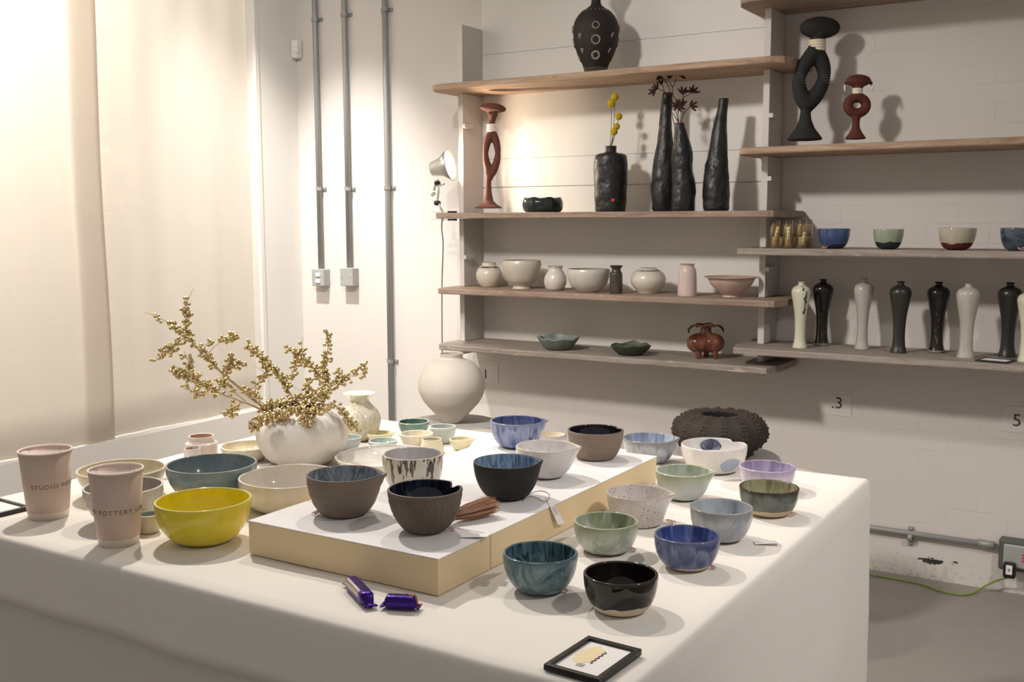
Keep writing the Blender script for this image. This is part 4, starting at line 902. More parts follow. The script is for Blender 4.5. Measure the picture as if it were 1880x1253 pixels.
# craspedia
def flower_ball(px, py, Y, r, lean, label):
    top = ony(px, py, Y); v, b, k, H = v1; mouth = b+Vector((lean, 0, H+.002)); t = empty('ball_flower', mouth); tag(t, label, 'flower', 'yellow ball flowers in the bottle vase')
    d = top-mouth; low = Vector((-lean*.5, 0, -.05))
    MB().tube(catmull([low, (0, 0, 0), d*.5+Vector((.003, 0, 0)), d], 5), .0013, 6).build('stem', M['stemg'], t)
    mb = MB(); mb.ball(d, r, 16, 12)
    for q in range(90):
        z = 1-2*(q+.5)/90; a = q*2.39996; s_ = math.sqrt(1-z*z); mb.ball(d+Vector((s_*math.cos(a), s_*math.sin(a), z))*r, r*.14, 5, 3)
    mb.build('flower_head', M['flower'], t)
flower_ball(1129, 178, 4.19, .0155, .003, 'yellow ball flower, the topmost in the bottle vase')
flower_ball(1122.5, 190, 4.17, .0165, -.004, 'yellow ball flower just left below the topmost')
flower_ball(1136, 214, 4.19, .0145, .006, 'yellow ball flower at far right of the bunch, third highest')
flower_ball(1132, 232.5, 4.18, .0135, .002, 'yellow ball flower second from the bottom of the bunch')
flower_ball(1127, 242, 4.16, .015, -.001, 'yellow ball flower, the lowest of the bunch')
# kangaroo paw stems
v, b, k, H = v3; mo = b+Vector((0, 0, H))
urx = Vector((RR.x, RR.y, 0)).normalized(); mo = mo+urx*(-8*k/FPX)
def pawsprig(stems, heads, label):
    t = empty('dried_flower_stem', mo); tag(t, label, 'dried flower', 'dark red dried flower stems')
    S = lambda p, dy=0: ond(1180+p[0]/8.353, 110+p[1]/8.353, k+dy)-mo
    mb = MB()
    for s_ in stems:
        pts = [S(p) for p in s_]
        if s_[0][1] > 960: pts = [Vector((0, 0, -.04))]+[pts[0]*.6]+pts[1:] if False else pts
        mb.tube(catmull(pts, 4), .0016, 6)
    mb.build('stem', M['paw'], t)
    for hx, hy, an, nb in heads:
        mb = MB(); c = S((hx, hy))
        for q in range(nb):
            a = math.radians(an+(q-(nb-1)/2)*38); d = RR*math.cos(a)+UU*math.sin(a)+F*random.uniform(-.4, .4); ln = random.uniform(.024, .034)
            mb.tube([c, c+d*ln*.5, c+d*ln], [.003, .0052, .0028], 8)
        mb.build('flower', M['paw'], t)
pawsprig([[(550, 995), (540, 800), (530, 680), (465, 525), (455, 420), (410, 340)], [(465, 525), (400, 520), (330, 490), (240, 440)], [(455, 420), (480, 380), (510, 285)], [(330, 490), (310, 400), (285, 350)]],
         [(240, 440), (200, 420), (180, 470)] and [(230, 440, 150, 4), (190, 470, 210, 3), (285, 380, 95, 2), (410, 290, 90, 3), (570, 250, 50, 5)], 'dark red dried flower stem with the leftmost and top flower heads')
pawsprig([[(490, 1000), (460, 900), (450, 820)], [(410, 520), (405, 430), (340, 310), (300, 270)], [(455, 820), (470, 830), (550, 970)], [(340, 290), (400, 310)], [(410, 520), (455, 640), (500, 760), (548, 980)], [(500, 280), (498, 200)]],
         [(290, 230, 120, 6), (300, 270, 180, 2), (490, 180, 100, 4), (545, 710, 10, 5), (545, 700, 170, 4)], 'dark red dried flower stem with a big spiky head and low centre flowers')
pawsprig([[(580, 985), (610, 880), (630, 820), (720, 720)], [(630, 820), (590, 740)], [(545, 680), (620, 580), (740, 515)], [(625, 580), (620, 510)], [(545, 985), (545, 850), (545, 690)]],
         [(725, 705, 10, 4), (615, 525, 100, 3), (620, 520, 50, 2), (760, 500, 80, 5), (610, 690, 60, 2)], 'dark red dried flower stem spreading to the right')

# figure sculptures (remeshed into one body)
def figure(name, label, Y, z, parts_fn, xm, mat, vox=.0035, rot=0):
    b, k, yb = shelf_item(xm, Y, z); u = k/FPX; t = empty(name, b); tag(t, label, 'sculpture')
    X = Vector((RR.x, RR.y, 0)).normalized(); Yd = Vector((-X.y, X.x, 0)); Zd = Vector((0, 0, 1))
    S = lambda px, py, d=0: X*((px-xm)*u)+Zd*((yb-py)*u)+Yd*d*u
    mb = MB(); parts_fn(mb, S, u, t, X, Yd)
    o = mb.build('body', mat, t); rm = o.modifiers.new('remesh', 'REMESH'); rm.mode = 'VOXEL'; rm.voxel_size = vox; rm.use_smooth_shade = True
    sm = o.modifiers.new('smooth', 'SMOOTH'); sm.iterations = 6
    return t, S, u
def ell(mb, c, rx, ry, rz, X, Yd):
    n, m = 28, 18; V = []; 
    pr = []
    W = MB(); W.ball((0, 0, 0), 1, n, m)
    for v in W.V: V.append(Vector(c)+X*v.x*rx+Yd*v.y*ry+Vector((0, 0, 1))*v.z*rz)
    mb.add(V, W.F)
def loop(mb, S, u, cx, y0, y1, wo, wi, X, Yd, thick, n=14, top=None):
    """almond ring from y0 (bottom) to y1 (top): centre line half width, tube half width"""
    for s in (-1, 1):
        pts = []; rad = []
        for i in range(n+1):
            t = i/n; w_ = math.sin(PI*t)**.75; pts.append(S(cx+s*wo*w_, y0+(y1-y0)*t)); rad.append(wi*u*(.9+.35*abs(math.cos(PI*t))))
        mb.tube(pts, rad, 14, 0, 1.0)
def collar(t, S, u, cx, ya, yb_, hw, n, mat, X, Yd):
    mb = MB()
    for i in range(n):
        y = ya+(yb_-ya)*i/max(1, n-1); pts = [S(cx, y)+X*hw*u*math.cos(a)+Yd*hw*u*.95*math.sin(a) for a in [2*PI*j/28 for j in range(29)]]
        mb.tube(pts, (yb_-ya)/max(1, n-1)*.55*u, 8)
    mb.build('cord_collar', mat, t)
def f_black(mb, S, u, t, X, Yd):
    mb.lathe([(0, 0), (32*u, .2*u), (32*u, 2*u), (26*u, 10*u), (17*u, 22*u), (11*u, 38*u), (9*u, 54*u), (10*u, 64*u), (15*u, 76*u), (0, 78*u)], 32, None, S(1477, 258))
    # ring body, flattened
    for s in (-1, 1):
        pts = []; rad = []
        for i in range(17):
            q = i/16; pts.append(S(1479.5+13*q+s*22.5*math.sin(PI*q)**.85, 194-94*q)); rad.append((11.3+3.2*abs(math.cos(PI*q)))*u)
        mb.tube(pts, rad, 16)
    ell(mb, S(1481, 189), 17*u, 13*u, 14*u, X, Yd)
    mb.tube([S(1479, 200), S(1479, 186)], [14*u, 12*u], 14); mb.tube([S(1488, 106), S(1492, 92), S(1496, 76), S(1498, 66)], [18*u, 12.5*u, 11.5*u, 16*u], 16)
    ell(mb, S(1499, 57), 37*u, 16*u, 20*u, X, Yd)
tb, Sb, ub_ = figure('ring_figure_sculpture', 'large black ring-bodied sculpture with a pebble head and cord collar', 4.2, ZR[1], f_black, 1487, M['blackclay'], .0045)
Xd = Vector((RR.x, RR.y, 0)).normalized(); Yd_ = Vector((-Xd.y, Xd.x, 0))
collar(tb, Sb, ub_, 1495, 81, 96, 13.2, 4, M['rope'], Xd, Yd_)
mb = MB(); pale = plain('incised_slip', '#77736b', .8)
for cx in (1465, 1509):
    for r_ in range(5):
        for c_ in range(5):
            p = Sb(cx-5.2+c_*2.6, 137+r_*4.6, -math.sqrt(max(0, 11.3**2-(cx-5.2+c_*2.6-cx)**2))-.2); mb.tube([p+Xd*-1.2*ub_+Vector((0, 0, -1.1*ub_)), p, p+Xd*1.2*ub_+Vector((0, 0, -1.1*ub_))], .45*ub_, 4)
mb.build('incised_pattern', pale, tb)
def f_red(mb, S, u, t, X, Yd):
    mb.lathe([(0, 0), (19*u, .2*u), (18*u, 3*u), (12*u, 11*u), (7.5*u, 20*u), (6.5*u, 30*u), (8*u, 40*u), (11*u, 46*u), (0, 48*u)], 28, None, S(1570, 256))
    mb.tube([S(1571+16.5*math.sin(a), 195-14*math.cos(a)) for a in [2*PI*j/32 for j in range(33)]], 9*u, 14)
    mb.tube([S(1571, 180), S(1571, 170), S(1572, 160)], [10*u, 7*u, 10*u], 14); ell(mb, S(1572, 151), 23*u, 12*u, 11.5*u, X, Yd)
    for s in (-1, 1): ell(mb, S(1572+s*24, 156), 2.5*u, 3*u, 4*u, X, Yd)
tr_, Sr, ur2 = figure('ring_figure_sculpture', 'small oxblood ring-bodied figure with white tassels beside the black sculpture', 4.2, ZR[1], f_red, 1571, M['red'], .0032)
collar(tr_, Sr, ur2, 1571, 166, 173, 7.8, 3, M['bead'], Xd, Yd_)
for s in (-1, 1): MB().tube([Sr(1572+s*25, 158, -2), Sr(1572+s*25.5, 163, -3), Sr(1572+s*25, 171, -3)], [1.2*ur2, 1.8*ur2, .9*ur2], 8).build('tassel', M['bead'], tr_)
def f_terr(mb, S, u, t, X, Yd):
    mb.lathe([(0, 0), (26*u, .2*u), (25*u, 2*u), (16*u, 7*u), (9*u, 14*u), (6*u, 30*u), (5*u, 55*u), (7*u, 70*u), (0, 72*u)], 28, None, S(897, 383))
    for s in (-1, 1):
        pts = []; rad = []
        for i in range(19):
            q = i/18; pts.append(S(902.5+s*11.2*math.sin(PI*q)**.8+1.5*q, 320-74*q)); rad.append((5.2+2.4*abs(math.cos(PI*q)))*u)
        mb.tube(pts, rad, 12)
    mb.tube([S(898, 330), S(902, 318)], [6.5*u, 8*u], 12); mb.tube([S(904, 250), S(904, 236), S(905, 224), S(906, 212)], [8*u, 6*u, 5.5*u, 10*u], 14)
    # domed cap, tilted
    W = MB(); W.ball((0, 0, 0), 1, 28, 18); V = []
    for v in W.V:
        zz = v.z*(10 if v.z > 0 else 7); xx = v.x*24.5; p = S(906+xx*.985+zz*.1, 203-zz+xx*.10)+Yd*v.y*17*u; V.append(p)
    mb.add(V, W.F)
tt, St, ut = figure('ring_figure_sculpture', 'tall slender terracotta figure with an oval opening, lit by the clip lamp', 4.2, ZL[1], f_terr, 899, M['terr'], .0035)
collar(tt, St, ut, 904, 232.5, 243, 8.2, 4, M['bead'], Xd, Yd_)

# matcha whisk tubes on the third right shelf
tubes = [(1434, 4.21, 50, 0), (1422, 4.11, 50, 1), (1446, 4.12, 51, 2), (1459, 4.22, 50, 0), (1471, 4.13, 49, 3), (1482, 4.23, 50, 0)]
for i, (px, Y, h, kind) in enumerate(tubes):
    b, k, yb = shelf_item(px, Y, ZR[2]); u = k/FPX; H = 50*u; R = 8.8*u
    lab = ['', 'clear whisk tube with a slanting printed label, at the group front left', 'clear whisk tube with a bright upright label, centre front', 'clear whisk tube with a label near its right side, front right'][kind] if kind else {0: 'clear whisk tube at the back between the left two labelled tubes', 3: 'clear whisk tube at the back between the centre and right labelled tubes', 5: 'clear whisk tube at the back, farthest right of the group'}[i]
    t = empty('whisk_tube', b); tag(t, lab, 'container', 'clear tubes of bamboo whisks')
    MB().lathe([(0, .0005), (R, .0005), (R, H), (R*.9, H+.002), (0, H+.002)], 24).build('clear_tube', M['clear'], t)
    MB().lathe([(0, .003), (R*.62, .003), (R*.6, H*.42), (0, H*.42)], 16).build('whisk_handle', M['bamboo'], t)
    mb = MB()
    for q in range(22): a = 2*PI*q/22; mb.tube([(R*.5*math.cos(a), R*.5*math.sin(a), H*.42), (R*.82*math.cos(a), R*.82*math.sin(a), H*.62), (R*.72*math.cos(a), R*.72*math.sin(a), H*.86)], .0009, 4)
    o = mb.build('whisk_tines', M['bamboo'], t)
    MB().tube([(R*.63*math.cos(a), R*.63*math.sin(a), H*.46) for a in [2*PI*j/16 for j in range(17)]], .0012, 5).build('binding_thread', M['ink'], t)
    if kind:
        n = 6; V = []; Fc = []; a0 = math.atan2(-b.y, -b.x)+{1: .35, 2: .05, 3: .5}[kind]; zlo, zhi = {1: (.3, .78), 2: (.3, .78), 3: (.12, .6)}[kind]; sl = {1: .25, 2: 0, 3: .08}[kind]
        for q in range(n+1):
            aa = a0+(-.32+.64*q/n)
            for zf, sh_ in ((zlo, -sl), (zhi, sl)): V.append(((R+.0008)*math.cos(aa+sh_), (R+.0008)*math.sin(aa+sh_), zf*H))
        for q in range(n): Fc.append((q*2, q*2+2, q*2+3, q*2+1))
        o = mk('label', V, Fc, M['label'], t); o.modifiers.new('thickness', 'SOLIDIFY').thickness = .0003
        mb = MB()
        for q in range(3):
            f = zlo+(zhi-zlo)*(.22+.28*q); sh_ = sl*(2*(f-zlo)/(zhi-zlo)-1)
            for da in (-.09, .0, .09): mb.tube([((R+.0014)*math.cos(a0+sh_+da), (R+.0014)*math.sin(a0+sh_+da), f*H-.003), ((R+.0014)*math.cos(a0+sh_-da*.6), (R+.0014)*math.sin(a0+sh_-da*.6), f*H+.003)], .0006, 4)
        mb.build('printed_characters', M['ink'], t)
# small bowls on the third right shelf
def sbowl(label, xl, xr, ytop, Y, mats, tw=False):
    xm = (xl+xr)/2; b, k, yb = shelf_item(xm, Y, ZR[2]); u = k/FPX; H = (yb-ytop)*u; R = (xr-xl)/2*u
    mats = mats(H); t = empty('tea_bowl', b); tag(t, label, 'bowl', 'small bowls on the third right shelf')
    bowl_mesh('body', R, H, R*.45, 2.2, .55, .004, mats, t)
    if tw: a = math.atan2(RR.y, RR.x)+tw; twine_mb(math.cos(a)*R*.7, math.sin(a)*R*.7, a, 1.6, 3).build('twine', M['twine'], t)
sbowl('small cobalt blue bowl beside the whisk tubes', 1502, 1559, 420, 4.16, lambda H: [gz('sb1', ['#27457c', '#365a98'], foot=('#1c2a4a', H*.2, .008)), gz('sb1i', ['#2f5290', '#3a63a8']), gz('sb1r', ['#6f86a8', '#3d5c94'])], -2.6)
sbowl('small pale green bowl with a dark dripping base', 1603, 1657, 421, 4.16, lambda H: [gz('sb2', ['#8b9a74', '#9aa787'], foot=('#23242c', H*.33, .012)), gz('sb2i', ['#7f9068', '#90a07a']), gz('sb2r', ['#b0b898', '#8d9a74'])])
sbowl('small cream bowl with a deep red base', 1723, 1789, 419, 4.16, lambda H: [gz('sb3', ['#c2b690', '#b4a687', '#b4a687', '#7a4152'], (9, 9, 9), lo=.3, hi=.8, foot=('#5c1519', H*.3, .016)), gz('sb3i', ['#8b3b40', '#a35a58']), gz('sb3r', ['#8f5048', '#c8b78e'])])
sbowl('small dark blue-grey bowl at the right edge of the shelf', 1837, 1897, 419, 4.16, lambda H: [gz('sb4', ['#2d3a4c', '#495a70', '#232c3a'], (14, 14, 30)), gz('sb4i', ['#37465a', '#2a3546']), gz('sb4r', ['#6a4a3c', '#43536a'])], -1.8)
# slender bottles on the bottom right shelf
BP = [(0, .78), (.03, .74), (.12, .60), (.3, .56), (.5, .64), (.68, .84), (.80, .99), (.86, 1.), (.91, .82), (.945, .40), (.96, .30), (.985, .31), (1, .42)]
def mark_mat(name, a, b, spots, rough=.12):
    return gz(name, [a, b], rough=rough, speck=spots, spd=26, spth=.66) if spots else gz(name, [a, b], rough=rough)
for label, xl, xr, yt, Y, mat in (
    ('cream bottle with dark green drips, leftmost of the slender bottles', 1451, 1485, 517, 4.165, 'drip'),
    ('black bottle with pale scratches, second slender bottle from the left', 1490, 1526, 513, 4.295, 'dark'),
    ('pale grey-beige bottle third from the left, nearest the upright of its colour', 1565, 1599, 512, 4.25, 'pale'),
    ('plain olive-black bottle fourth of the slender bottles', 1630, 1668, 517, 4.20, 'olive'),
    ('black bottle with a pale figure mark near its foot, fifth of the bottles', 1699, 1738, 518, 4.28, 'dark'),
    ('pale grey-beige bottle behind and left of the shelf sign', 1752, 1793, 520, 4.172, 'pale'),
    ('plain olive-black bottle behind the shelf sign', 1828, 1869, 519, 4.28, 'olive'),
    ('cream bottle with dark drips, cropped at the right edge', 1864, 1904, 530, 4.162, 'drip')):
    xm = (xl+xr)/2; b, k, yb = shelf_item(xm, Y, ZR[3]); u = k/FPX; H = (yb-yt)*u; R = (xr-xl)/2*u
    t = empty('slender_bottle', b); tag(t, label, 'bottle', 'slender bottles on the bottom right shelf')
    mt = {'drip': gz('bottle_cream', ['#cfc9a0', '#d8d3b0'], rough=.12), 'dark': gz('bottle_black', ['#1e1917', '#28211d'], rough=.15), 'pale': gz('bottle_pale', ['#aea598', '#bab1a4'], (30, 30, 8), rough=.12), 'olive': gz('bottle_olive', ['#2c2921', '#35312a'], rough=.35)}[mat]
    turned('body', None, None, None, [(R*r, H*f) for f, r in BP], [mt, plain('bottle_inside', '#1a1612', .8)], th=.002, parent=t, inner=.9)
    a0 = math.atan2(-b.y, -b.x)
    def bs_(a, f):
        for (f0, r0), (f1, r1) in zip(BP, BP[1:]):
            if f0 <= f <= f1: r = r0+(r1-r0)*(f-f0)/(f1-f0); break
        return Vector((R*r*math.cos(a), R*r*math.sin(a), H*f))
    rnd = random.Random(int(xl)); mb = MB()
    if mat == 'drip':
        for q in range(16): f = .93-.40*q/15+rnd.uniform(-.01, .01); a = a0+.55-.35*(q/15-.5)**2+rnd.uniform(-.12, .12)-.25*(q < 3); mb.ball(bs_(a, f), rnd.uniform(.0025, .005), 7, 5, (1, 1, 1.2))
        mb.build('glaze_drips', plain('drip_dark', '#2b2d22', .3), t)
    elif mat == 'dark':
        for q in range(5): f = .18+.09*q+rnd.uniform(-.02, .02); a = a0+rnd.uniform(-.3, .5); mb.tube([bs_(a, f), bs_(a+rnd.uniform(-.3, .3), f+rnd.uniform(.02, .06))], .0007, 5)
        mb.tube([bs_(a0, .12), bs_(a0+.1, .17), bs_(a0-.05, .22)], .0012, 5); mb.build('pale_marking', plain('mark_pale', '#8a7f72', .6), t)
        MB().lathe([(R*.785, H*.004), (R*.80, H*.01), (R*.79, H*.03), (R*.76, H*.036)], 32).build('pale_foot', plain('foot_pale', '#7d756a', .3), t)

# signs in black frames
def sign(name, c4, h, label, writing=True):
    """c4: the frame's corners in the photo's order near-left, far-left, far-right, near-right, as points in the room"""
    o0 = c4[0]; ex = (c4[3]-c4[0]); ey = (c4[1]-c4[0]); W = (ex.length+(c4[2]-c4[1]).length)/2; Hh = (ey.length+(c4[2]-c4[3]).length)/2
    X = ex.normalized(); cen = (c4[0]+c4[1]+c4[2]+c4[3])/4; t = empty(name, (cen.x, cen.y, c4[0].z), math.atan2(X.y, X.x)); tag(t, label, 'sign')
    a, b = W/2, Hh/2; f = min(W, Hh)*.09; mb = MB()
    mb.box(-a, a, -b, -b+f, 0, h); mb.box(-a, a, b-f, b, 0, h); mb.box(-a, -a+f, -b+f, b-f, 0, h); mb.box(a-f, a, -b+f, b-f, 0, h); mb.box(-a+f, a-f, -b+f, b-f, 0, h*.4)
    bevel(mb.build('frame', M['frame'], t, False), .0006)
    box('printed_sheet', -a+f, a-f, -b+f, b-f, h*.42, h*.5, M['paper'], t)
    if writing:
        mb = MB(); g = 24
        V = [( -a*.30+a*.36*math.cos(2*PI*j/g)*(1+.12*math.sin(3*j)), b*.15+b*.55*math.sin(2*PI*j/g)*(1+.1*math.cos(2*j)), h*.5+.0003) for j in range(g)]
        mk('cream_blot', V, [tuple(range(g))], M['cream_paper'], t, False)
        pts = [Vector((a*.08+.002*math.sin(q*2.1), -b*.25+b*.75*q/14, h*.5+.0006)) for q in range(15)]; MB().tube(pts, .0007, 5).build('script_lettering', M['ink'], t)
        MB().box(-a*.25, a*.0, -b*.52, -b*.36, h*.5+.0002, h*.5+.0004).build('small_print', M['paleink'], t, False)
    return t
z = T+.0016
sign('table_sign', [onz(1004, 1233, z), onz(1074, 1177, z), onz(1173, 1202, z), onz(1106, 1262, z)], .009, 'black-framed sign lying flat on the near right corner of the cloth')
p = [onz(0, 921, z), onz(56, 936, z)]; dd = (p[1]-p[0]).normalized(); nn = Vector((dd.y, -dd.x, 0)); q0 = p[1]+nn*.082; pl_ = p[1]-dd*.115
sign('table_sign', [pl_+nn*.082, pl_, p[1], q0], .008, 'black-framed sign at the left image edge beside the rear paper cup', False)
z = ZR[3]+.001
sign('shelf_sign', [Vector((-.553, 4.085, z)), Vector((-.535, 4.175, z)), Vector((-.425, 4.150, z)), Vector((-.443, 4.060, z))], .006, 'small black-framed sign lying on the bottom right shelf', False)

# paper cups
def paper_cup(px, py_b, xl, xr, yr, fw, words, a_off, zf, label):
    pf = onz(px, py_b, T); k = proj(pf)[2]; rf = fw/2*k/FPX; c = pf+Vector((pf.x, pf.y, 0)).normalized()*rf; H = .13
    for _ in range(6):
        y0 = proj(c+Vector((0, 0, H)))[1]; y1 = proj(c+Vector((0, 0, H+.01)))[1]; H += .01*(yr-y0)/(y1-y0)
    R = (xr-xl)/2*proj(c+Vector((0, 0, H)))[2]/FPX-.001
    t = empty('paper_cup', (c.x, c.y, T+.0004)); tag(t, label, 'cup', 'paper coffee cups')
    rz = lambda z_: rf+(R-rf)*z_/H
    MB().lathe([(0, .004, 0), (rf*.96, .004, 0), (rf*.965, 0, 0), (rf, 0, 2), (rz(.014)+.0002, .014, 2), (rz(.0145)+.001, .0145, 0), (rz(.05)+.001, .05, 0), (R+.0006, H-.004, 0), (R-.0006, H-.004, 1), (rf-.001, .010, 1), (0, .010, 1)], 64).build('wall', [M['cup'], M['cup_in'], M['cup_rim']], t)
    MB().tube([((R+.0003)*math.cos(a), (R+.0003)*math.sin(a), H-.002) for a in [2*PI*j/64 for j in range(65)]], .0019, 8).build('rolled_rim', M['cup_rim'], t)
    MB().tube([((rz(z_)-.0018)*math.cos(1.9), (rz(z_)-.0018)*math.sin(1.9), z_) for z_ in (.03, H*.6, H-.006)], .0003, 4).build('seam', M['cupink'], t)
    o = textmesh('lettering', words, .0125, M['cupink'], t, .00015, 1.25); a0 = math.atan2(-c.y, -c.x)+a_off
    for v in o.data.vertices:
        zz = H*zf+v.co.y; r = rz(zz)+.0012+v.co.z; a = a0+v.co.x/rz(H*zf); v.co = (r*math.cos(a), r*math.sin(a), zz)
paper_cup(90, 957, 41, 134, 825, 70, 'STUDIO POTTERY LONDON', 1.45, .50, 'rear blush paper cup reading STUDIO PO, leftmost on the table')
paper_cup(219, 1007, 170, 267, 860, 72, 'STUDIO POTTERY LONDON', .02, .47, 'front blush paper cup reading POTTERY LOND')

# sweets in purple wrappers
def sweet(pA, pB, w_, label, orange):
    A = onz(*pA, T+.008); B = onz(*pB, T+.008); c = (A+B)/2; d = B-A; d.z = 0; L_ = d.length; X = d.normalized(); Yd = Vector((-X.y, X.x, 0)); t = empty('wrapped_sweet', (c.x, c.y, T+.0005)); tag(t, label, 'sweet', 'purple wrapped sweets')
    V = []; Fc = []; I = []; n = 26; m = 16
    for i in range(n+1):
        s = i/n; e = min(s, 1-s)*2
        if e < .16: wy = w_*(1.0-.35*(e/.16)); hz = .0016
        elif e < .34: q = (e-.16)/.18; wy = w_*(.65+.35*q); hz = .0016+.0095*math.sin(q*PI/2)
        else: wy = w_*1.; hz = .0111
        for j in range(m):
            a = 2*PI*j/m; cx = math.copysign(abs(math.cos(a))**.6, math.cos(a)); sz = math.copysign(abs(math.sin(a))**.6, math.sin(a))
            cr = .0012*math.sin(j*3+i*.6) if e < .3 else .0006*noise.noise(Vector((i*.5, j*.8, L_*99)))
            V.append(X*(s-.5)*L_+Yd*(cx*wy)+Vector((0, 0, .0115+sz*(hz+cr)-(.006 if e < .2 else 0))))
    for i in range(n):
        for j in range(m): a = i*m+j; b = i*m+(j+1) % m; Fc.append((a, b, b+m, a+m)); I.append(1 if (j in (0, 1, 2, 3) and i > n*.68 if orange else j in (5, 6, 7) and i < n*.7) else 0)
    Fc += [tuple(range(m))[::-1], tuple(n*m+j for j in range(m))]; I += [0, 0]
    mk('wrapper', V, Fc, [M['foil'], M['foil2'] if orange else M['foil3']], t, True, I)
sweet((640, 1068), (681, 1112), .0115, 'purple foil sweet with a silvery side, left of the pair by the riser', False)
sweet((701, 1108), (772, 1112), .0115, 'purple foil sweet with an orange end, right of the pair by the riser', True)

# brush of copper bristles
A = onz(826, 950, RT+.014); B = onz(903, 930, RT+.016); t = empty('hand_brush', (A.x, A.y, RT+.001)); tag(t, 'small hand brush with coppery bristles behind the carved bowl', 'brush')
mb = MB(); rnd = random.Random(3); d = (B-A); L_ = d.length; X = d.normalized(); Yd = Vector((-X.y, X.x, 0)).normalized(); Zd = X.cross(Yd)
for i in range(380):
    a = rnd.uniform(0, 2*PI); q = math.sqrt(rnd.random()); r0 = .007*q; r1 = (.019 if math.sin(a)*1 > -9 else 0)*q; ln = L_*rnd.uniform(.82, 1.08)
    p0 = Vector((0, 0, .0135))+Yd*r0*math.cos(a)+Zd*r0*math.sin(a); p2 = p0*0+Vector((0, 0, .0145))+X*ln+Yd*r1*1.25*math.cos(a)+Zd*r1*.8*math.sin(a)+Vector((0, 0, .002)); p1 = p0.lerp(p2, .5)+Yd*.004*q*math.cos(a)+Zd*.003*q*math.sin(a)
    for p_ in (p0, p1, p2): p_.z = max(p_.z, .0012)
    mb.tube([p0, p1, p2], .0004, 4, i % 3 // 2)
br = mb.build('bristles', [M['bristle'], plain('dark_bristle', '#7c4d33', .6)], t); br['kind'] = 'stuff'
MB().tube([Vector((0, 0, .0135))-X*.035, Vector((0, 0, .0135)), Vector((0, 0, .0135))+X*.008], [.006, .008, .0085], 14).build('handle', M['bamboo'], t)
mb = MB()
for q in range(4): mb.tube([Vector((0, 0, .0135))+X*(q*.0022-.001)+Yd*.0088*math.cos(a)+Zd*.0088*math.sin(a) for a in [2*PI*j/16 for j in range(17)]], .0008, 5)
mb.build('binding', M['twine'], t)

# ---------------------------------------------------------------- clip lamp on the left end of the second shelf
LY = 4.13; k = proj(ony(815, 300, LY))[2]; u = k/FPX
base = ony(828, 388, LY); t = empty('clip_lamp', (base.x, LY, ZL[1])); tag(t, 'small aluminium clip lamp clamped to the left end of the second shelf', 'lamp')
Lq = lambda px, py, Y=LY: ony(px, py, Y)-t.location
c0 = Lq(797, 309); c1 = Lq(826, 304); ax = Vector((.945, .27, .20)).normalized(); mid = Lq(792, 311)
sx = ax.cross(Vector((0, 0, 1))).normalized(); sy = sx.cross(ax)
n = 40; V = []; Fc = []; I = []
prs = [(.0, -.0, 0), (.031, .0, 0), (.034, .006, 0), (.046, .055, 0), (.0765, .098, 0), (.0745, .098, 1), (.044, .055, 1), (.031, .008, 1), (0, .006, 1)]
rows = []
W = MB().lathe([(r, z_, s_) for r, z_, s_ in prs], n)
V = [mid+sx*v.x+sy*v.y+ax*v.z for v in W.V]
shade = mk('lamp_shade', V, W.F, [M['alu'], M['plastic']], t, True, W.I)
bulbm = emis('bulb_glow', '#fff3dc', 60)
W = MB().ball((0, 0, .045), .024, 16, 12); mk('bulb', [mid+sx*v.x+sy*v.y+ax*v.z for v in W.V], W.F, bulbm, t)
l = bpy.data.lights.new('lamp_beam', 'SPOT'); l.energy = 12; l.spot_size = math.radians(120); l.spot_blend = .35; l.shadow_soft_size = .02; l.color = (1, .80, .6)
lo = bpy.data.objects.new('lamp_beam', l); C.objects.link(lo); lo.parent = t; lo.location = mid+ax*.085; lo.rotation_euler = ax.to_track_quat('-Z', 'Y').to_euler()
mb = MB(); mb.tube(catmull([Lq(804, 330), Lq(799, 340), Lq(797, 350)], 4), .007, 10, 0, .6); mb.tube([Lq(803, 334), Lq(805, 352), Lq(803, 368), Lq(808, 380), Lq(812, 389)], [.007, .006, .006, .005, .006], 10)
mb.build('arm', M['alu'], t)
mb = MB()
for px, py, r in ((803, 336, .010), (803, 373, .012)): mb.tube([Lq(px, py)+Vector((0, -.012, 0)), Lq(px, py)+Vector((0, .012, 0))], r, 14)
mb.build('joint_knob', M['black'], t)
MB().tube([Lq(797, 357)+Vector((.010*math.cos(a), -.006, .006*math.sin(a)+.004*math.cos(a))) for a in [2*PI*j/16 for j in range(17)]], .0022, 6).build('spring_ring', M['black'], t)
MB().tube([Lq(808, 340)+Vector((0, 0, 0)), Lq(816, 338)], [.006, .004], 10).build('tilt_handle', M['alu'], t)
mb = MB(); x0 = Lq(793, 385).x; x1 = Lq(836, 388).x
mb.box(x0, x1, -.012, .012, .002, .005); mb.box(x0, x1, -.012, .012, -TH-.006, -TH-.003); mb.box(x1-.055, x1-.05, -.012, .012, -TH-.004, .003) if False else None
mb.tube([Vector((Lq(812, 388).x, 0, .012)), Vector((Lq(812, 388).x, 0, -TH-.012))], .006, 10)
mb.build('clamp', M['alu'], t, False)
for za_, zb_ in ((.0005, .009), (-TH-.010, -TH-.0015)): MB().box(x1-.035, x1, -.014, .014, za_, zb_).build('rubber_pad', M['black'], t, False)
pts = [Lq(812, 398), Lq(811, 420, LY), Lq(813.5, 450, LY), Lq(811.5, 520, LY), Lq(811.5, 600, LY), Lq(812, 660, LY), Lq(813, 760, LY)]
MB().tube(catmull(pts, 6), .003, 6).build('power_cord', M['cord'], t)

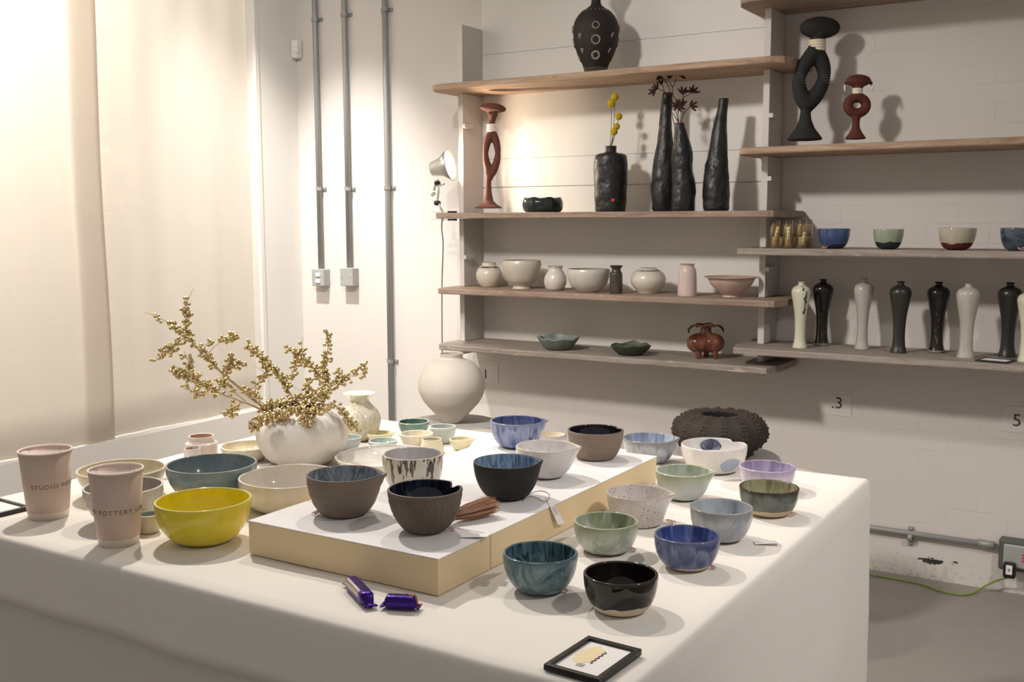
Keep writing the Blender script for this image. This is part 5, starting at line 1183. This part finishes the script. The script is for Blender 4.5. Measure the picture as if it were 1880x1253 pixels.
# ---------------------------------------------------------------- gold berry branches
pbase = planter_loc; dv = proj(pbase+Vector((0, 0, .13)))[2]
def bpt(x, y, dd_=0): return ond(250+x/3.481, 500+y/3.481, dv+dd_)
berry_me = None
def make_berry():
    mb = MB(); mb.ball((0, 0, 0), .0043, 12, 8)
    mb.lathe([(0, .0043+.0006), (.0009, .0043+.0003), (.0013, .0041)], 8, None, (0, 0, 0), 1)
    return mb.build('berry', [M['gold'], M['berry_tip']])
proto = make_berry(); berry_mesh = proto.data; used_proto = [False]
mouth = pbase+Vector((0, 0, .125))
BR = [
 ('gold berry branch reaching farthest left, with a bare tip', [
   ([(850, 900), (700, 780), (540, 640), (430, 530), (340, 430), (300, 385), (200, 320), (50, 250)], .0026, -.05, [(.32, .50, 7), (.52, .62, 10), (.68, .86, 22), (.90, .93, 4)]),
   ([(320, 400), (318, 320), (320, 250), (335, 170), (370, 105)], .0013, -.05, [(.05, .62, 24), (.68, .75, 3)]),
   ([(320, 400), (230, 490), (180, 515), (110, 555)], .0013, -.06, [(.1, .5, 18), (.6, .78, 10), (.95, 1, 2)]),
 ]),
 ('gold berry branch with short twigs above the long left branch', [
   ([(860, 900), (690, 760), (560, 650), (460, 545), (440, 480), (480, 430)], .0022, -.02, [(.5, .72, 14), (.85, .92, 2), (.95, 1, 3)]),
   ([(440, 540), (520, 460), (590, 430), (640, 415)], .0012, -.03, [(.35, .45, 2), (.5, 1, 20)]),
   ([(560, 670), (590, 600), (605, 525)], .0013, -.01, [(.1, 1, 22)]),
   ([(590, 620), (640, 600), (690, 580)], .0012, -.01, [(.2, 1, 14)]),
 ]),
 ('lower left gold berry branch, densely covered', [
   ([(840, 900), (650, 820), (540, 780), (430, 720), (300, 650), (230, 640)], .0022, -.09, [(.42, .98, 52)]),
   ([(540, 780), (430, 775), (370, 760), (310, 750)], .0012, -.10, [(.3, .9, 12)]),
   ([(430, 720), (360, 640), (330, 560), (305, 505)], .0012, -.08, [(.1, .75, 22)]),
 ]),
 ('gold berry branch drooping low at the left of the planter', [
   ([(860, 920), (700, 840), (640, 850), (620, 880), (590, 920)], .0016, -.12, [(.55, 1, 24)]),
   ([(850, 930), (790, 960), (740, 990)], .0014, -.12, [(.1, 1, 26)]),
   ([(700, 830), (580, 720), (540, 690)], .0014, -.05, [(.3, 1, 20)]),
   ([(820, 850), (740, 780), (690, 740)], .0014, -.03, [(.2, 1, 20)]),
 ]),
 ('gold berry branch leaning left of centre with a slanting top', [
   ([(1000, 900), (980, 790), (950, 700), (860, 600), (780, 520), (700, 455)], .0024, .03, [(.3, .75, 58), (.78, 1, 17)]),
   ([(830, 650), (790, 620), (735, 590)], .0009, .03, [(.0, .2, 2)]),
   ([(735, 790), (780, 700), (850, 640)], .0012, .02, [(.3, 1, 14)]),
 ]),
 ('gold berry branch with a thin bare tip at the centre', [
   ([(1060, 920), (1000, 800), (960, 720), (1010, 620), (1045, 540), (1065, 410)], .0018, .07, [(.45, .9, 26)]),
   ([(960, 710), (1060, 765)], .001, .07, []),
   ([(1110, 600), (1060, 550), (1000, 510), (935, 470)], .0013, .06, [(.1, .85, 26)]),
   ([(1200, 720), (1160, 650), (1090, 570)], .0018, .05, [(.1, 1, 28)]),
 ]),
 ('tallest right gold berry branch standing upright', [
   ([(1190, 920), (1200, 720), (1210, 600), (1225, 480), (1218, 390)], .002, .02, [(.15, .68, 54), (.76, .80, 3), (.86, 1, 9)]),
   ([(1140, 900), (1110, 780), (1090, 690)], .0014, .0, [(.2, 1, 24)]),
 ]),
 ('gold berry branch pointing up to the right', [
   ([(1160, 920), (1190, 820), (1250, 730), (1350, 680), (1460, 590)], .002, -.02, [(.3, 1, 44)]),
   ([(1270, 700), (1295, 660), (1290, 635)], .001, -.02, [(.3, 1, 7)]),
   ([(1380, 670), (1470, 635)], .001, -.02, [(.5, 1, 4)]),
 ]),
 ('gold berry branch drooping over the right of the planter', [
   ([(1150, 910), (1240, 840), (1320, 900), (1360, 950), (1400, 1000)], .0015, -.06, [(.3, 1, 38)]),
   ([(1050, 930), (1080, 950), (1095, 975)], .0012, -.10, [(.2, 1, 12)]),
 ]),
 ('gold berry clusters low across the planter mouth', [
   ([(830, 880), (950, 830), (1080, 800), (1190, 780)], .0018, -.07, [(.0, 1, 50)]),
   ([(850, 910), (960, 900), (1080, 890), (1200, 880)], .0018, -.09, [(.0, 1, 50)]),
 ]),
 ('second low gold berry branch across the mouth, crossing behind', [
   ([(800, 880), (900, 850), (1010, 860), (1120, 850), (1230, 900)], .0018, .02, [(.0, 1, 50)]),
   ([(820, 930), (900, 940), (980, 930)], .0014, -.08, [(.0, 1, 28)]),
   ([(1090, 930), (1150, 890), (1230, 870)], .0014, -.08, [(.0, 1, 20)]),
 ]),
]
rnd = random.Random(11)
for label, tw in BR:
    t = empty('berry_branch', mouth); tag(t, label, 'branch', 'gold berry branches in the planter'); mb = MB(); spots = []
    for bi, (pp, r, dep, cl) in enumerate(tw):
        n = len(pp); P = [bpt(x, y, dep*(i/(n-1) if bi == 0 else 1)) - mouth for i, (x, y) in enumerate(pp)]
        if bi == 0: P = [Vector((0, 0, -.06))+(P[0]*.3)]+P
        Q = [Vector(q) for q in catmull(P, 8)]; Q = [q+Vector((noise.noise(q*90), noise.noise(q*90+Vector((5, 5, 5))), noise.noise(q*90+Vector((9, 1, 3)))))*.0014 for q in Q]
        m_ = len(Q); mb.tube(Q, [r*(1-.65*i/(m_-1)) for i in range(m_)], 7)
        off = 8 if bi == 0 else 0
        for a, b, cnt in cl:
            cnt = int(cnt*1.5)
            for c in range(cnt):
                s = a+(b-a)*(c+rnd.random())/max(1, cnt); x = off+s*(m_-1-off); i = min(m_-2, int(x)); p = Q[i].lerp(Q[i+1], x-i)
                d = Vector((rnd.gauss(0, 1), rnd.gauss(0, 1), rnd.gauss(0, 1))).normalized(); spots.append((p, d, rnd.uniform(.0055, .0150)))
    mb2 = MB()
    for p, d, L_ in spots: mb.tube([p, p+d*L_*.7], .0005, 4)
    mb.build('stem', M['goldstem'], t)
    for p, d, L_ in spots[:100]:
        o = proto if not used_proto[0] else bpy.data.objects.new('berry', berry_mesh)
        if used_proto[0]: C.objects.link(o)
        used_proto[0] = True
        o.parent = t; o.location = p+d*L_; s = rnd.uniform(.9, 1.22); o.scale = (s, s, s); o.rotation_euler = d.to_track_quat('Z', 'Y').to_euler()
    rest = spots[100:]
    if rest:
        mb = MB()
        for p, d, L_ in rest: mb.ball(p+d*L_, .0044, 8, 6)
        o = mb.build('berries', [M['gold']], t); o['kind'] = 'stuff'

# pieces of a part hang under that part
SUB = {'rocker_switch': 'box_body', 'screw': 'box_body', 'red_marking': 'face_plate', 'plug_label': 'plug_body', 'marking': 'plug_body', 'whisk_tines': 'whisk_handle',
       'binding_thread': 'whisk_handle', 'printed_characters': 'label', 'bulb': 'lamp_shade', 'joint_knob': 'arm', 'spring_ring': 'arm', 'rubber_pad': 'clamp', 'numeral': 'card',
       'bolt': 'cleat', 'rolled_rim': 'wall', 'seam': 'wall', 'printed_lines': 'tag_card', 'pale_foot': 'body', 'curled_lobe': 'rim', 'sensor_lens': 'sensor_case'}
for t in [o for o in C.objects if o.type == 'EMPTY' and not o.parent]:
    kids = list(t.children)
    for ch in kids:
        p = SUB.get(ch.name.split('.')[0])
        if p:
            c = [q for q in kids if q.name.split('.')[0] == p and q.location.length < 1e-6]
            if c: 
                c.sort(key=lambda q: (sum((Vector(b) for b in q.bound_box), Vector())-sum((Vector(b) for b in ch.bound_box), Vector())).length)
                ch.parent = c[0]
